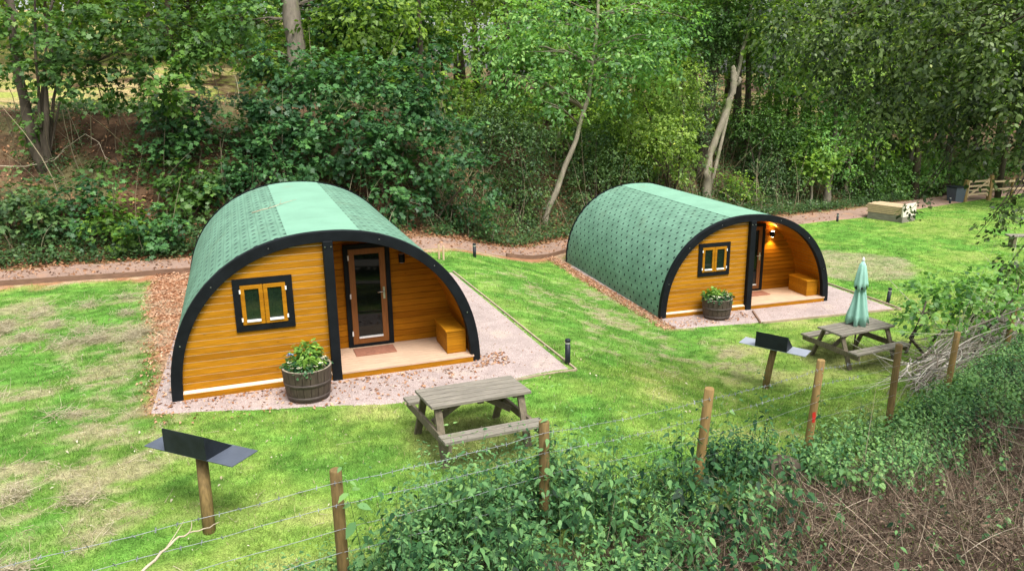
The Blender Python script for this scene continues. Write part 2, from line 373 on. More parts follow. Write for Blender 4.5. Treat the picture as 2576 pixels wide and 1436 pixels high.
def lawn_rgb(x, y):
    u, v = uv(x, y)
    n1 = fbm(x * .55, y * .55, 31); n2 = fbm(x * 1.7, y * 1.9, 41); n3 = fbm(x * 5, y * 6, 51, 3)
    c = lerp(np.array([.096, .215, .030]) * np.ones(x.shape + (3,)), [.165, .295, .045], sst(.35, .7, n2))
    front = sst(.2, -1.5, v - np.clip((u - 4) * .55, 0, 4.6)) * sst(-5.5, -1.5, u)
    yel = np.clip(sst(.40, .68, n1 * .6 + n2 * .4 + .12 * front), 0, 1) * (.35 + .6 * front + .5 * sst(12, 16, u))
    m3 = sst(.28, .72, n3); c = c * (.80 + .55 * m3)[..., None] * np.array([1.0, 1.05, 1.2])
    c = lerp(c, [.225, .315, .06], np.clip(yel * (.3 + .9 * m3), 0, .75))
    c = lerp(c, [.38, .40, .13], np.clip(sst(.62, .8, n1 * .5 + n2 * .5 + .06 * front) * .7 * (front + .2), 0, .8))
    # scarified pale patches
    left = sst(-1.6, -3.2, u) * sst(8.5, 6.5, v) * sst(-5.2, -3.6, v)
    mid = sst(4.0, 5.5, u) * sst(9.5, 8.6, u) * sst(-.5, 1, v) * sst(9, 7, v)
    th = sst(.50, .60, n2 * .42 + n3 * .38 + n1 * .20 + .07 * left + .028 * mid - .04) * np.clip(left + mid * .85 + .15, 0, 1)
    c = lerp(c, lerp(np.array([.22, .19, .10]) * np.ones(x.shape + (3,)), [.40, .335, .22], n3), np.clip(th, 0, 1) * (.55 + .4 * n3))
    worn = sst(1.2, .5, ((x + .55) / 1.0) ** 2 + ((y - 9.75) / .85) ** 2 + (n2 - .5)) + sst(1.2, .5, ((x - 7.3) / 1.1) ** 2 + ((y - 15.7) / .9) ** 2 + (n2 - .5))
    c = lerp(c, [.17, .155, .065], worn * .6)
    bare = sst(1.15, .75, ((u - 17.0) / 2.4) ** 2 + ((v - 7.6) / 2.1) ** 2 + (n2 - .5) * .9)
    c = lerp(c, [.34, .29, .19], bare * (.35 + .5 * m3))
    return c, np.clip(th + bare, 0, 1)
def ground_rgb(x, y):
    u, v, d, wood, bed, strip = masks(x, y)
    c, th = lawn_rgb(x, y)
    n = fbm(x * .8, y * .8, 61); n2 = fbm(x * 3, y * 3, 71)
    chips = lerp(np.array([.36, .175, .095]) * np.ones(x.shape + (3,)), [.44, .30, .2], sst(.45, .6, n2))
    c = lerp(c * 1.0, chips, strip) if False else c + (chips - c) * strip[..., None]
    fl = lerp(np.array([.070, .042, .026]) * np.ones(x.shape + (3,)), [.16, .095, .055], sst(.4, .65, n2))
    fl = lerp(fl, [.30, .17, .10], sst(1.6, .3, d))
    fl = lerp(fl, [.13, .14, .06], sst(.5, .7, n) * .6)
    fl = lerp(fl, [.40, .31, .15], sst(9, 11, d) * sst(.38, .5, n) * .9 * sst(1, -4, u))
    fl = lerp(fl, [.26, .33, .06], sst(9.5, 12, d) * sst(.5, .62, n2) * (.25 + .5 * sst(1, -4, u)))
    c = c + (fl - c) * wood[..., None]
    bd = lerp(np.array([.060, .042, .030]) * np.ones(x.shape + (3,)), [.13, .095, .068], sst(.42, .62, n2))
    bd = lerp(bd, [.10, .13, .05], sst(.52, .66, n) * .6)
    c = c + (bd - c) * bed[..., None]
    return c

# ------------------------------------------------------------------ terrain sheet
def axis(lo, hi, st, outs_lo, outs_hi):
    return np.concatenate([outs_lo, np.arange(lo, hi, st), outs_hi])
gx = axis(-15, 32, .17, [-600, -300, -150, -90, -60, -45, -36, -30, -26, -23, -21, -19, -17.5, -16.2], [32.5, 34, 36, 39, 43, 48, 56, 70, 100, 180, 320, 600])
gy = axis(2.5, 43, .17, [-600, -300, -120, -60, -30, -15, -8, -4, -1.5, 0, 1, 1.8], [43.5, 45, 47, 50, 54, 60, 70, 90, 130, 220, 400, 700])
XX, YY = np.meshgrid(gx, gy)
ZZ = G(XX, YY)
cols = ground_rgb(XX, YY)
nx, ny = len(gx), len(gy)
ii = np.arange(ny - 1)[:, None] * nx + np.arange(nx - 1)[None, :]
quad = np.stack([ii, ii + 1, ii + 1 + nx, ii + nx], -1).reshape(-1)
me = np_mesh('ground', np.stack([XX, YY, ZZ], -1).reshape(-1, 3), np.full((ny - 1) * (nx - 1), 4), quad, MT['ground'],
             [('col', 'FLOAT_COLOR', 'POINT', np.concatenate([cols, np.ones(cols.shape[:2] + (1,))], -1))], True)
tag(link('ground', me), kind='structure')

def drape(name, f, ns, nt_, mat, off=.02):
    s, t = np.meshgrid(np.linspace(0, 1, ns), np.linspace(0, 1, nt_))
    u, v = f(s, t); x, y = xy(u, v)
    z = G(x, y) + off
    ed = (s == 0) | (s == 1) | (t == 0) | (t == 1)
    z = np.where(ed, z - .06, z)
    k = np.arange(nt_ - 1)[:, None] * ns + np.arange(ns - 1)[None, :]
    q = np.stack([k, k + 1, k + 1 + ns, k + ns], -1).reshape(-1)
    me = np_mesh(name, np.stack([x, y, z], -1).reshape(-1, 3), np.full((ns - 1) * (nt_ - 1), 4), q, mat, None, True)
    return tag(link(name, me), kind='structure')
def f_path(s, t):
    u = -14 + 66 * s
    wob = (fbm(u * .8, t * 0 + 3, 5) - .5) * .35
    return u, path_near(u) + .05 + t * (1.75 + wob)
drape('path', f_path, 420, 14, MT['path'], .05)
def f_p1(s, t):
    u = -2.85 + (6.78 - .05 * t * 6) * s
    lo = np.interp(u, [-2.8, -1.5, .8, 3.9], [-.5, -.85, -1.4, -.85]) + (fbm(u * 2, u * 0, 8) - .5) * .10 * (u < .8)
    return u, lo + t * (6.6 - lo)
drape('gravel_patio', f_p1, 80, 70, MT['gravel'], .012)
def f_p2(s, t):
    u = 8.35 + 6.28 * s
    lo = np.interp(u, [8.4, 10.4, 14.6], [3.35, 3.1, 2.86])
    return u, lo + t * (10.5 - lo)
drape('gravel_patio', f_p2, 70, 60, MT['gravel'], .012)
def edging(name, pts, h, w, mat, off=0.0):
    mb = MB(); P = []
    for (u0, v0), (u1, v1) in zip(pts, pts[1:]):
        n = max(1, int(math.hypot(u1 - u0, v1 - v0) / .6))
        for i in range(n): P.append((u0 + (u1 - u0) * i / n, v0 + (v1 - v0) * i / n))
    P.append(pts[-1])
    W = []
    for (u, v) in P:
        x, y = xy(u, v); W.append(Vector((x, y, g(x, y) + off)))
    o = len(mb.v)
    for i, p in enumerate(W):
        d = (W[min(i + 1, len(W) - 1)] - W[max(i - 1, 0)]); d.z = 0; d.normalize(); s_ = Vector((-d.y, d.x, 0)) * w / 2
        for q in (p - s_ - Vector((0, 0, .1)), p + s_ - Vector((0, 0, .1)), p + s_ + Vector((0, 0, h)), p - s_ + Vector((0, 0, h))): mb.v.append(tuple(q))
    for i in range(len(W) - 1):
        for k in range(4):
            a, b = o + i * 4 + k, o + i * 4 + (k + 1) % 4
            mb.f.append((a, a + 4, b + 4, b)); mb.m.append(0); mb.sm.append(False)
    for f in ((0, 1, 2, 3), tuple(len(mb.v) - k for k in (1, 2, 3, 4))):
        mb.f.append(f); mb.m.append(0); mb.sm.append(False)
    return tag(mb.build(name, mat), kind='structure')
edging('path_edging', [(u, float(path_near(u))) for u in (-13.5, -9, -6, -3, 0, 3)], .13, .05, MT['edging'])
edging('path_edging', [(u, float(path_near(u))) for u in (6.4, 7.6, 9, 11, 13)], .12, .05, MT['edging'])
edging('patio_edging', [(3.62, 6.6), (3.97, -.86)], .032, .03, MT['edging_pale'])
edging('patio_edging', [(3.95, -.88), (2.4, -1.13), (.9, -1.42)], .035, .03, MT['edging_pale'])
edging('patio_edging', [(14.66, 8.0), (14.66, 2.86), (10.6, 3.08)], .05, .035, MT['edging_pale'])
edging('patio_edging', [(10.95, 4.0), (10.55, 3.1)], .05, .04, MT['edging'])

# ------------------------------------------------------------------ camping pods
PA, PB, PNX, PLEN = 2.5, 2.5, 2.2, 6.7
def prof(inset, n=48, t0=0.0, t1=math.pi):
    a = PA - inset; b = PB - inset; out = []
    for i in range(n + 1):
        t = t0 + (t1 - t0) * i / n; c, s = math.cos(t), math.sin(t)
        out.append((math.copysign(abs(c) ** (2 / PNX), c) * a, abs(s) ** (2 / PNX) * b))
    return out
def prof_x(z, inset):
    a = PA - inset; b = PB - inset
    return a * max(0, 1 - min(1, z / b) ** PNX) ** (1 / PNX)
def prof_z(x, inset):
    a = PA - inset; b = PB - inset
    return b * max(0, 1 - min(1, abs(x) / a) ** PNX) ** (1 / PNX)
def ring(mb, i0, i1, y0, y1, m=0, n=64):
    A, B = prof(i0, n), prof(i1, n); o = len(mb.v)
    for (ax, az), (bx, bz) in zip(A, B): mb.v += [(ax, y0, az), (bx, y0, bz), (bx, y1, bz), (ax, y1, az)]
    for i in range(n):
        for k in range(4):
            a, b = o + i * 4 + k, o + i * 4 + (k + 1) % 4
            mb.f.append((a, b, b + 4, a + 4)); mb.m.append(m); mb.sm.append(k in (1, 3))
    mb.f.append((o + 3, o + 2, o + 1, o)); e = o + n * 4; mb.f.append((e, e + 1, e + 2, e + 3)); mb.m += [m, m]; mb.sm += [False, False]
def make_pod():
    r = empty('camping_pod', (0, 0, 0))
    # roof shell with shingle coordinates
    n = 96; A = prof(0.0, n); B = prof(.06, n)
    s = [0]
    for p, q in zip(A, A[1:]): s.append(s[-1] + math.hypot(q[0] - p[0], q[1] - p[1]))
    mid = s[n // 2]; vs = []; fs = []; uvs = []
    y0, y1 = .101, PLEN - .03
    for (ax, az), (bx, bz) in zip(A, B): vs += [(ax, y0, az), (ax, y1, az), (bx, y0, bz), (bx, y1, bz)]
    for i in range(n):
        o = i * 4
        fs.append((o, o + 4, o + 5, o + 1)); uvs += [(y0, s[i] - mid), (y0, s[i + 1] - mid), (y1, s[i + 1] - mid), (y1, s[i] - mid)]
        fs.append((o + 2, o + 3, o + 7, o + 6)); uvs += [(0, .07)] * 4
    me = bpy.data.meshes.new('roof'); me.from_pydata(vs, [], [tuple(reversed(f)) for f in fs])
    ul = me.uv_layers.new(name='UVMap'); k = 0
    for fi in range(len(fs)):
        for j, li in enumerate(me.polygons[fi].loop_indices): ul.data[li].uv = uvs[fi * 4 + 3 - j]
        me.polygons[fi].use_smooth = True
    me.materials.append(MT['shingle']); roof = link('roof', me, r)
    mb = MB(); t = [i for i in range(n + 1) if abs(s[i] - mid) < .62]; o = 0; A2 = prof(-.009, n)
    for i in t: mb.v += [(A2[i][0], .10, A2[i][1]), (A2[i][0], PLEN - .02, A2[i][1])]
    for k in range(len(t) - 1): mb.f.append((k * 2, k * 2 + 1, k * 2 + 3, k * 2 + 2)); mb.m.append(0); mb.sm.append(True)
    mb.build('ridge_strip', MT['felt'], roof)
    mb = MB(); ring(mb, -.012, .155, -.035, .10); mb.build('arch_trim', MT['black'], r, bev=.006)
    mb = MB(); ring(mb, -.022, .12, PLEN - .03, PLEN + .04); mb.build('rear_trim', MT['black'], r)
    # rear wall
    mb = MB(); P = prof(.10, 40); mb.v = [(x, PLEN - .06, z) for x, z in P]; mb.f = [tuple(range(len(P)))]; mb.m = [0]; mb.sm = [False]
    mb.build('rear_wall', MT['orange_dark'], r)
    # front wall of horizontal boards, pale joints behind
    def boards(mb, xl, xr, y, z0, ztop, pitch=.113, gap=.008, th=.016, side=-1):
        z = z0
        while z < ztop:
            za, zb = z, min(z + pitch - gap, ztop)
            def ext(zz):
                e = prof_x(zz, .12)
                return (max(-e, xl), min(e, xr)) if True else None
            (l0, r0), (l1, r1) = ext(za), ext(zb)
            if r0 - l0 > .05 and r1 > l1:
                c = .006
                mb.add([(l0, y, za), (r0, y, za), (r1, y + .004, zb - c), (l1, y + .004, zb - c), (l1, y + .014, zb), (r1, y + .014, zb)],
                       [(0, 1, 2, 3), (3, 2, 5, 4)], 0)
            z += pitch
        zt = min(ztop, 2.4); P = [(xl, z0), (xr, z0)]
        zs = [z0 + (zt - z0) * i / 30 for i in range(31)]
        rr = [(min(xr, prof_x(q, .11)), q) for q in zs]; ll = [(max(xl, -prof_x(q, .11)), q) for q in zs]
        loop = rr + ll[::-1]
        mb.add([(x, y + th, q) for x, q in loop], [tuple(range(len(loop)))], 1)
    mb = MB(); boards(mb, -2.5, -.04, .05, .142, 2.36, gap=.009, th=.008); mb.build('front_wall', [MT['orange'], MT['pale_edge']], r)
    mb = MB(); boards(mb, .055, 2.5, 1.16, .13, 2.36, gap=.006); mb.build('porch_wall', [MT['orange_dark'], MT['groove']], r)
    mb = MB()
    z = .105
    while z < 2.3:
        mb.box(.03, .055, .072, 1.182, z, min(z + .108, 2.36)); z += .113
    mb.build('partition_wall', MT['orange_dark'], r)
    # curved porch lining, boards running front to back
    mb = MB(); t = prof(.135, 34, 0.02, math.pi / 2)
    for (ax, az), (bx, bz) in zip(t, t[1:]):
        L = math.hypot(bx - ax, bz - az); dx, dz = (bx - ax) / L * .003, (bz - az) / L * .003
        mb.add([(ax + dx, .09, az + dz), (bx - dx, .09, bz - dz), (bx - dx, 1.18, bz - dz), (ax + dx, 1.18, az + dz)], [(0, 1, 2, 3)])
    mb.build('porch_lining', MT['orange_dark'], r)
    # deck, fascia and sill
    mb = MB(); y = -.06
    while y < 1.15:
        mb.box(.108, 2.39, y, min(y + .112, 1.158), .105, .135); y += .121
    mb.build('deck', MT['deck'], r)
    mb = MB(); mb.box(.108, 2.375, -.055, -.02, -.08, .103); mb.box(-2.35, -.052, -.03, .0, -.08, .10); mb.build('fascia', MT['orange'], r, bev=.004)
    mb = MB(); mb.add([(-2.345, -.02, .115), (-.052, -.02, .115), (-.052, .075, .140), (-2.345, .075, .140), (-2.345, -.02, .101), (-.052, -.02, .101), (-.052, .075, .101), (-2.345, .075, .101)],
                      [(0, 1, 2, 3), (4, 7, 6, 5), (0, 4, 5, 1), (1, 5, 6, 2), (2, 6, 7, 3), (3, 7, 4, 0)]); mb.build('sill', MT['pale_edge'], r)
    # post with its top bracket
    mb = MB(); mb.box(-.05, .105, -.075, .085, -.06, 2.36)
    po = mb.build('post', MT['black'], r, bev=.01)
    for xx in (-.02, .075):
        mb = MB(); mb.lathe([(.012, 0), (.012, .012)], 8, c=(xx, 0, 0))
        for i, q in enumerate(mb.v): mb.v[i] = (q[0], -.076 - q[2], 2.27 + q[1])
        mb.build('bolt', MT['steel'], po)
    for an in (.35, .8, 1.25, 1.9, 2.35, 2.8):
        c, s_ = math.cos(an), math.sin(an); ex = math.copysign(abs(c) ** (2 / PNX), c) * 2.43; ez = s_ ** (2 / PNX) * 2.43
        mb = MB(); mb.lathe([(.011, 0), (.009, .006)], 8); mb.v = [(ex + q[0], -.0352 - q[2], ez + q[1]) for q in mb.v]; mb.build('screw', MT['steel'], r)
    # window
    w0, w1, h0, h1 = -1.46, -.56, 1.0, 1.855; y = .02
    mb = MB(); tk = .105
    mb.box(w0, w1, y, .055, h0, h0 + tk); mb.box(w0, w1, y, .055, h1 - tk, h1); mb.box(w0, w0 + tk, y, .055, h0 + tk, h1 - tk); mb.box(w1 - tk, w1, y, .055, h0 + tk, h1 - tk)
    win = mb.build('window', MT['black'], r, bev=.004)
    xm = (w0 + w1) / 2
    for a, b in ((w0 + tk + .004, xm - .004), (xm + .004, w1 - tk - .004)):
        mb = MB(); k = .062; c0, c1 = h0 + tk + .004, h1 - tk - .004; yy = y - .012
        mb.box(a, b, yy, .05, c0, c0 + k); mb.box(a, b, yy, .05, c1 - k, c1); mb.box(a, a + k, yy, .05, c0 + k, c1 - k); mb.box(b - k, b, yy, .05, c0 + k, c1 - k)
        mb.build('sash', MT['orange'], win, bev=.004)
        mb = MB(); mb.box(a + k, b - k, yy - .022, yy + .02, c0 + k - .016, c0 + k + .016); mb.build('weather_bar', MT['white'], win, bev=.003)
        mb = MB(); mb.box(a + k, b - k, yy + .022, yy + .03, c0 + k, c1 - k); mb.build('pane', MT['pane_glass'], win)
        hx = a - .004 if a < xm - .3 else b + .004
        for q in (c1 - .12, c0 + .06):
            mb = MB(); mb.box(hx - .012, hx + .012, yy - .01, yy + .004, q, q + .06); mb.build('hinge', MT['white'], win)
    # door
    d0, d1, z0, z1 = .39, 1.21, .137, 2.03; y = 1.10; tk = .082
    mb = MB(); mb.box(d0, d0 + tk, y, 1.165, z0, z1); mb.box(d1 - tk, d1, y, 1.165, z0, z1); mb.box(d0 + tk, d1 - tk, y, 1.165, z1 - tk, z1); mb.box(d0 + tk, d1 - tk, y, 1.165, z0, z0 + .05)
    door = mb.build('door', MT['black'], r, bev=.004)
    a, b, c0, c1 = d0 + tk + .004, d1 - tk - .004, z0 + .054, z1 - tk - .004; k = .105; yy = y + .012
    mb = MB(); mb.box(a, a + k, yy, 1.16, c0, c1); mb.box(b - k, b, yy, 1.16, c0, c1); mb.box(a + k, b - k, yy, 1.16, c1 - .10, c1); mb.box(a + k, b - k, yy, 1.16, c0, c0 + .12)
    mb.build('door_leaf', surf('door_stain', (.25, .09, .02), .5, .15, 2, .1, grain=(5, (9, 9, .8), .8)), door, bev=.004)
    mb = MB(); mb.box(a + k, b - k, yy + .02, yy + .03, c0 + .12, c1 - .10); mb.build('pane', MT['glass'], door)
    mb = MB(); mb.box(a + k, b - k, yy - .02, yy + .018, c0 + .105, c0 + .135); mb.build('weather_bar', MT['white'], door, bev=.003)
    mb = MB(); hx = b - .05; mb.box(hx - .018, hx + .018, yy - .008, yy, 1.0, 1.22); mb.tube([(hx, yy - .045, 1.14), (hx - .12, yy - .045, 1.135)], .010, 8); mb.tube([(hx, yy, 1.14), (hx, yy - .05, 1.14)], .012, 8)
    mb.build('handle', MT['steel'], door)
    for q in (.35, 1.05, 1.75):
        mb = MB(); mb.box(a - .016, a + .010, yy - .012, yy + .002, q, q + .09); mb.build('hinge', MT['white'], door)
    return r
def wall_lamp(pod, lit):
    e = link('wall_lamp', None, pod, (1.42, 1.085, 1.72)) if False else None
    mb = MB(); mb.lathe([(.052, -.075), (.056, -.07), (.056, .07), (.052, .075)], 20); mb.box(-.03, .03, .04, .082, -.045, .045)
    la = mb.build('wall_lamp', MT['black'], pod, (1.42, 1.078, 1.72))
    for pr in ([(.044, .0752), (.040, .082)], [(.040, -.082), (.044, -.0752)]):
        mb = MB(); mb.lathe(pr, 16); mb.build('lens', MT['lamp_glow'] if lit else MT['lamp_lens'], la)
    return la
pod = make_pod()
# small board-coloured electrical details keep to the two wall lamps
pod2 = copy_tree(pod)
pod.location = (-2.955, 11.98, 0); pod.rotation_euler = (0, 0, .339)
pod2.location = (6.143, 19.352, -1.138); pod2.rotation_euler = (0, 0, .289)
wall_lamp(pod, False); wall_lamp(pod2, True)
tag(pod, 'larger nearer camping pod with pale mint roof top, its porch wall lamp off', 'camping pod', 'green roofed camping pods')
tag(pod2, 'camping pod farther back with its warm porch wall lamp lit beside the door', 'camping pod', 'green roofed camping pods')
def podpt(p, l):
    a = p.rotation_euler[2]; c, s = math.cos(a), math.sin(a)
    return Vector((p.location[0] + c * l[0] - s * l[1], p.location[1] + s * l[0] + c * l[1], p.location[2] + l[2]))
for q, nm in ((-.14, 'down'), (.12, 'up')):
    L = bpy.data.lights.new('porch_lamp_light', 'SPOT'); L.energy = 17 if nm == 'down' else 13; L.color = (1, .68, .30); L.spot_size = 1.9; L.spot_blend = .7; L.shadow_soft_size = .03
    o = link('porch_lamp_light', L, None, podpt(pod2, (1.42, 1.07, 1.72 + q))); o.rotation_euler = (0 if nm == 'down' else math.pi, 0, 0)
def bench(p, label):
    r = empty('storage_bench', podpt(p, (0, 0, .1355)), p.rotation_euler[2], label, 'bench')
    mb = MB(); mb.box(1.965, 2.31, .16, .94, 0, .40); mb.build('box', MT['orange'], r, bev=.004)
    mb = MB(); mb.box(1.945, 2.295, .14, .96, .402, .428); mb.build('lid', MT['orange'], r, bev=.005)
bench(pod, 'orange storage bench in the porch of the nearer pod')
bench(pod2, 'orange storage bench in the porch with the lit lamp')
def doormat(p, label):
    mb = MB(); mb.box(-.36, .36, -.2, .2, 0, .018)
    o = mb.build('doormat', MT['mat'], None, podpt(p, (.80, .80, .1355)), bev=.006, rz=p.rotation_euler[2]); tag(o, label, 'doormat')
doormat(pod, 'red brown doormat at the door of the nearer pod')
doormat(pod2, 'red brown doormat at the door beside the lit lamp')

# ------------------------------------------------------------------ leaf machinery
TPL = {
 'maple': ([(0, 0), (.16, .20), (.10, .48), (.36, .36), (.58, .56), (.64, .22), (1, 0), (.64, -.22), (.58, -.56), (.36, -.36), (.10, -.48), (.16, -.20)], 1.0),
 'oval': ([(0, 0), (.25, .24), (.58, .26), (1, 0), (.58, -.26), (.25, -.24)], 1.0),
 'round': ([(0, 0), (.12, .30), (.5, .42), (.85, .25), (1, 0), (.85, -.25), (.5, -.42), (.12, -.30)], 1.0),
 'nettle': ([(0, 0), (.14, .17), (.38, .23), (.70, .13), (1, 0), (.70, -.13), (.38, -.23), (.14, -.17)], 1.0),
 'narrow': ([(0, 0), (.4, .10), (1, 0), (.4, -.10)], 1.0),
 'quad': ([(0, 0), (.45, .33), (1, 0), (.45, -.33)], 1.0),
}
def unit(a): return a / np.maximum(np.linalg.norm(a, axis=-1, keepdims=True), 1e-9)
def leaf_geo(pos, d, nrm, size, tpl, rnd, curl=.18):
    T = np.array(TPL[tpl][0]); k = len(T); n = len(pos)
    d = unit(d); s = unit(np.cross(d, nrm)); nn = np.cross(s, d)
    tz = -curl * T[:, 0] ** 2 + .18 * np.abs(T[:, 1])
    v = pos[:, None, :] + size[:, None, None] * (T[None, :, 0, None] * d[:, None, :] + T[None, :, 1, None] * s[:, None, :] + tz[None, :, None] * nn[:, None, :])
    return v.reshape(-1, 3), np.full(n, k), np.arange(n * k), rnd
def spray_leaves(rng, blobs, nspray, per, size, tpl, droop=.35, spread=.45, shell=2.2, upb=.75, flat=True):
    B = np.array([b[:6] for b in blobs], float); wgt = (B[:, 3] * B[:, 4] * B[:, 5]) ** .67; wgt /= wgt.sum()
    bi = rng.choice(len(B), nspray, p=wgt)
    dr = unit(rng.normal(size=(nspray, 3))); rr = rng.random(nspray) ** (1 / shell)
    lump = .78 + .44 * rng.random((len(B), 24))                       # each mass gets an uneven outline
    sect = (((np.arctan2(dr[:, 1], dr[:, 0]) / math.pi + 1) * 4).astype(int) % 8) * 3 + np.clip(((dr[:, 2] + 1) * 1.5).astype(int), 0, 2)
    rr = rr * lump[bi, sect]
    c = B[bi, :3] + dr * rr[:, None] * B[bi, 3:6]
    o = unit(dr / B[bi, 3:6])
    t = unit(o + rng.normal(size=o.shape) * .55 + np.array([0, 0, -droop]))
    tint = np.clip(.44 + .27 * rng.normal(size=nspray) + .12 * rng.normal(size=len(B))[bi], 0, 1)
    P = np.repeat(c, per, 0); Tt = np.repeat(t, per, 0); O = np.repeat(o, per, 0); n = len(P)
    L = spread * (.6 + .8 * rng.random(nspray)); al = rng.random(n)
    sd = unit(np.cross(Tt, np.array([0, 0, 1.]) + rng.normal(size=(n, 3)) * .15))
    sgn = np.where(rng.random(n) < .5, -1., 1.)[:, None]
    pos = P + Tt * (al * np.repeat(L, per))[:, None] + sd * sgn * (.04 + .25 * spread * rng.random(n))[:, None] + rng.normal(size=(n, 3)) * .05 * spread
    pos[:, 2] -= (al ** 2) * .25 * spread
    d = Tt * .6 + sd * sgn * .8 + rng.normal(size=(n, 3)) * .3 + np.array([0, 0, -.25])
    nr = np.array([0, 0, upb]) + O * .45 + rng.normal(size=(n, 3)) * .38
    sz = size * (.65 + .6 * rng.random(n))
    rnd = np.clip(np.repeat(tint, per) + rng.normal(size=n) * .13, 0, .93); rnd = np.where(rng.random(n) < .006, 1., rnd)
    return leaf_geo(pos, d, nr, sz, tpl, rnd)
def leaf_mesh(name, parts, mat, origin=None):
    V = []; Sz = []; Ix = []; R = []; off = 0
    for v, s, i, r in parts:
        V.append(v); Sz.append(s); Ix.append(i + off); R.append(r); off += len(v)
    V = np.concatenate(V)
    if origin is not None: V = V - np.array(origin)
    return np_mesh(name, V, np.concatenate(Sz), np.concatenate(Ix), mat, [('rnd', 'FLOAT', 'FACE', np.concatenate(R))])
def strands(p, d, L, r, rng, m=5, bend=.5, grav=0.0, sides=3):
    """many thin curved stalks as one vertex block"""
    n = len(p); d = unit(d); b = rng.normal(size=(n, 3)) * bend
    t = np.linspace(0, 1, m)
    ctr = p[:, None, :] + L[:, None, None] * (t[None, :, None] * d[:, None, :] + (t ** 2)[None, :, None] * b[:, None, :] * .5) + np.array([0, 0, -1.]) * (grav * L)[:, None, None] * (t ** 2)[None, :, None]
    s1 = unit(np.cross(d, rng.normal(size=(n, 3)))); s2 = np.cross(d, s1)
    an = np.arange(sides) * 2 * math.pi / sides
    rad = r[:, None, None, None] * (1 - .75 * t)[None, :, None, None]
    v = ctr[:, :, None, :] + rad * (np.cos(an)[None, None, :, None] * s1[:, None, None, :] + np.sin(an)[None, None, :, None] * s2[:, None, None, :])
    base = (np.arange(n) * m * sides)[:, None, None]; seg = (np.arange(m - 1) * sides)[None, :, None]; k = np.arange(sides)[None, None, :]; k2 = (k + 1) % sides
    q = np.stack([base + seg + k, base + seg + k2, base + seg + sides + k2, base + seg + sides + k], -1)
    return v.reshape(-1, 3), np.full(n * (m - 1) * sides, 4), q.reshape(-1), ctr
def col_mesh(name, blocks, mat):
    V = []; Sz = []; Ix = []; C = []; off = 0
    for v, s, i, c in blocks:
        V.append(v); Sz.append(s); Ix.append(i + off); C.append(c); off += len(v)
    C = np.concatenate(C); C = np.concatenate([C, np.ones((len(C), 1))], 1)
    return np_mesh(name, np.concatenate(V), np.concatenate(Sz), np.concatenate(Ix), mat, [('col', 'FLOAT_COLOR', 'FACE', C)])
def blob(px, py, d, rx, ry, rd=None):
    """a leafy mass: picture place, distance, half sizes (picture units) -> world ellipsoid"""
    c = at(px, py, d); k = d / F_PX
    rx *= k; ry *= k
    return (c.x, c.y, c.z, rx, rd if rd else rx * .9, ry)
SEED = [100]
def tree(name, label, cat, base, stems, blobs, leaf, mat, n, per, size, bark, group=None, droop=.35, spread=.45, upb=.75, extra=None, limbs=True, leafname='crown', shell=2.2):
    """stems: list of (points, radii) in world space"""
    SEED[0] += 1; rng = np.random.default_rng(SEED[0]); random.seed(SEED[0])
    base = Vector(base)
    r = empty(name, base, 0, label, cat, group)
    mb = MB()
    for pts, rad in stems: mb.tube([Vector(p) - base for p in pts], rad, 10 if max(rad) > .1 else 7, jit=.07)
    if limbs and stems:
        allp = [(Vector(p), rr) for pts, rad in stems for p, rr in zip(pts, rad)]
        for b in blobs:
            c = Vector(b[:3]); low = [q for q in allp if q[0].z < c.z + .3] or allp
            q, rr = min(low, key=lambda t: (t[0] - c).length)
            for kk in range(3):
                e = c + Vector((random.uniform(-1, 1) * b[3], random.uniform(-1, 1) * b[4], random.uniform(-.6, .8) * b[5])) * (.7 if kk else .2)
                mdl = (q + e) / 2 + Vector((random.uniform(-.2, .2), random.uniform(-.2, .2), .15 + random.uniform(0, .3))) * (e - q).length * .35
                r0 = min(rr * .6, .07) if kk == 0 else min(rr * .4, .03)
                mb.tube([q - base, mdl - base, e - base], [r0, r0 * .65, .006], 5)
    if mb.v: mb.build('trunk', bark, r)
    me = leaf_mesh(leafname, [spray_leaves(rng, blobs, n, per, size, leaf, droop, spread, shell, upb)] + (extra or []), mat, base)
    link(leafname, me, r)
    return r
def up_stem(base, top, r0, r1, n=6, wob=.06):
    base = Vector(base); top = Vector(top); P = []
    for i in range(n):
        t = i / (n - 1); q = base.lerp(top, t)
        if 0 < i < n - 1: q += Vector((random.uniform(-wob, wob), random.uniform(-wob, wob), 0))
        P.append(q)
    P[0].z -= .3
    return P, [r0 * (1.35 if i == 0 else 1) + (r1 - r0) * i / (n - 1) for i in range(n)]

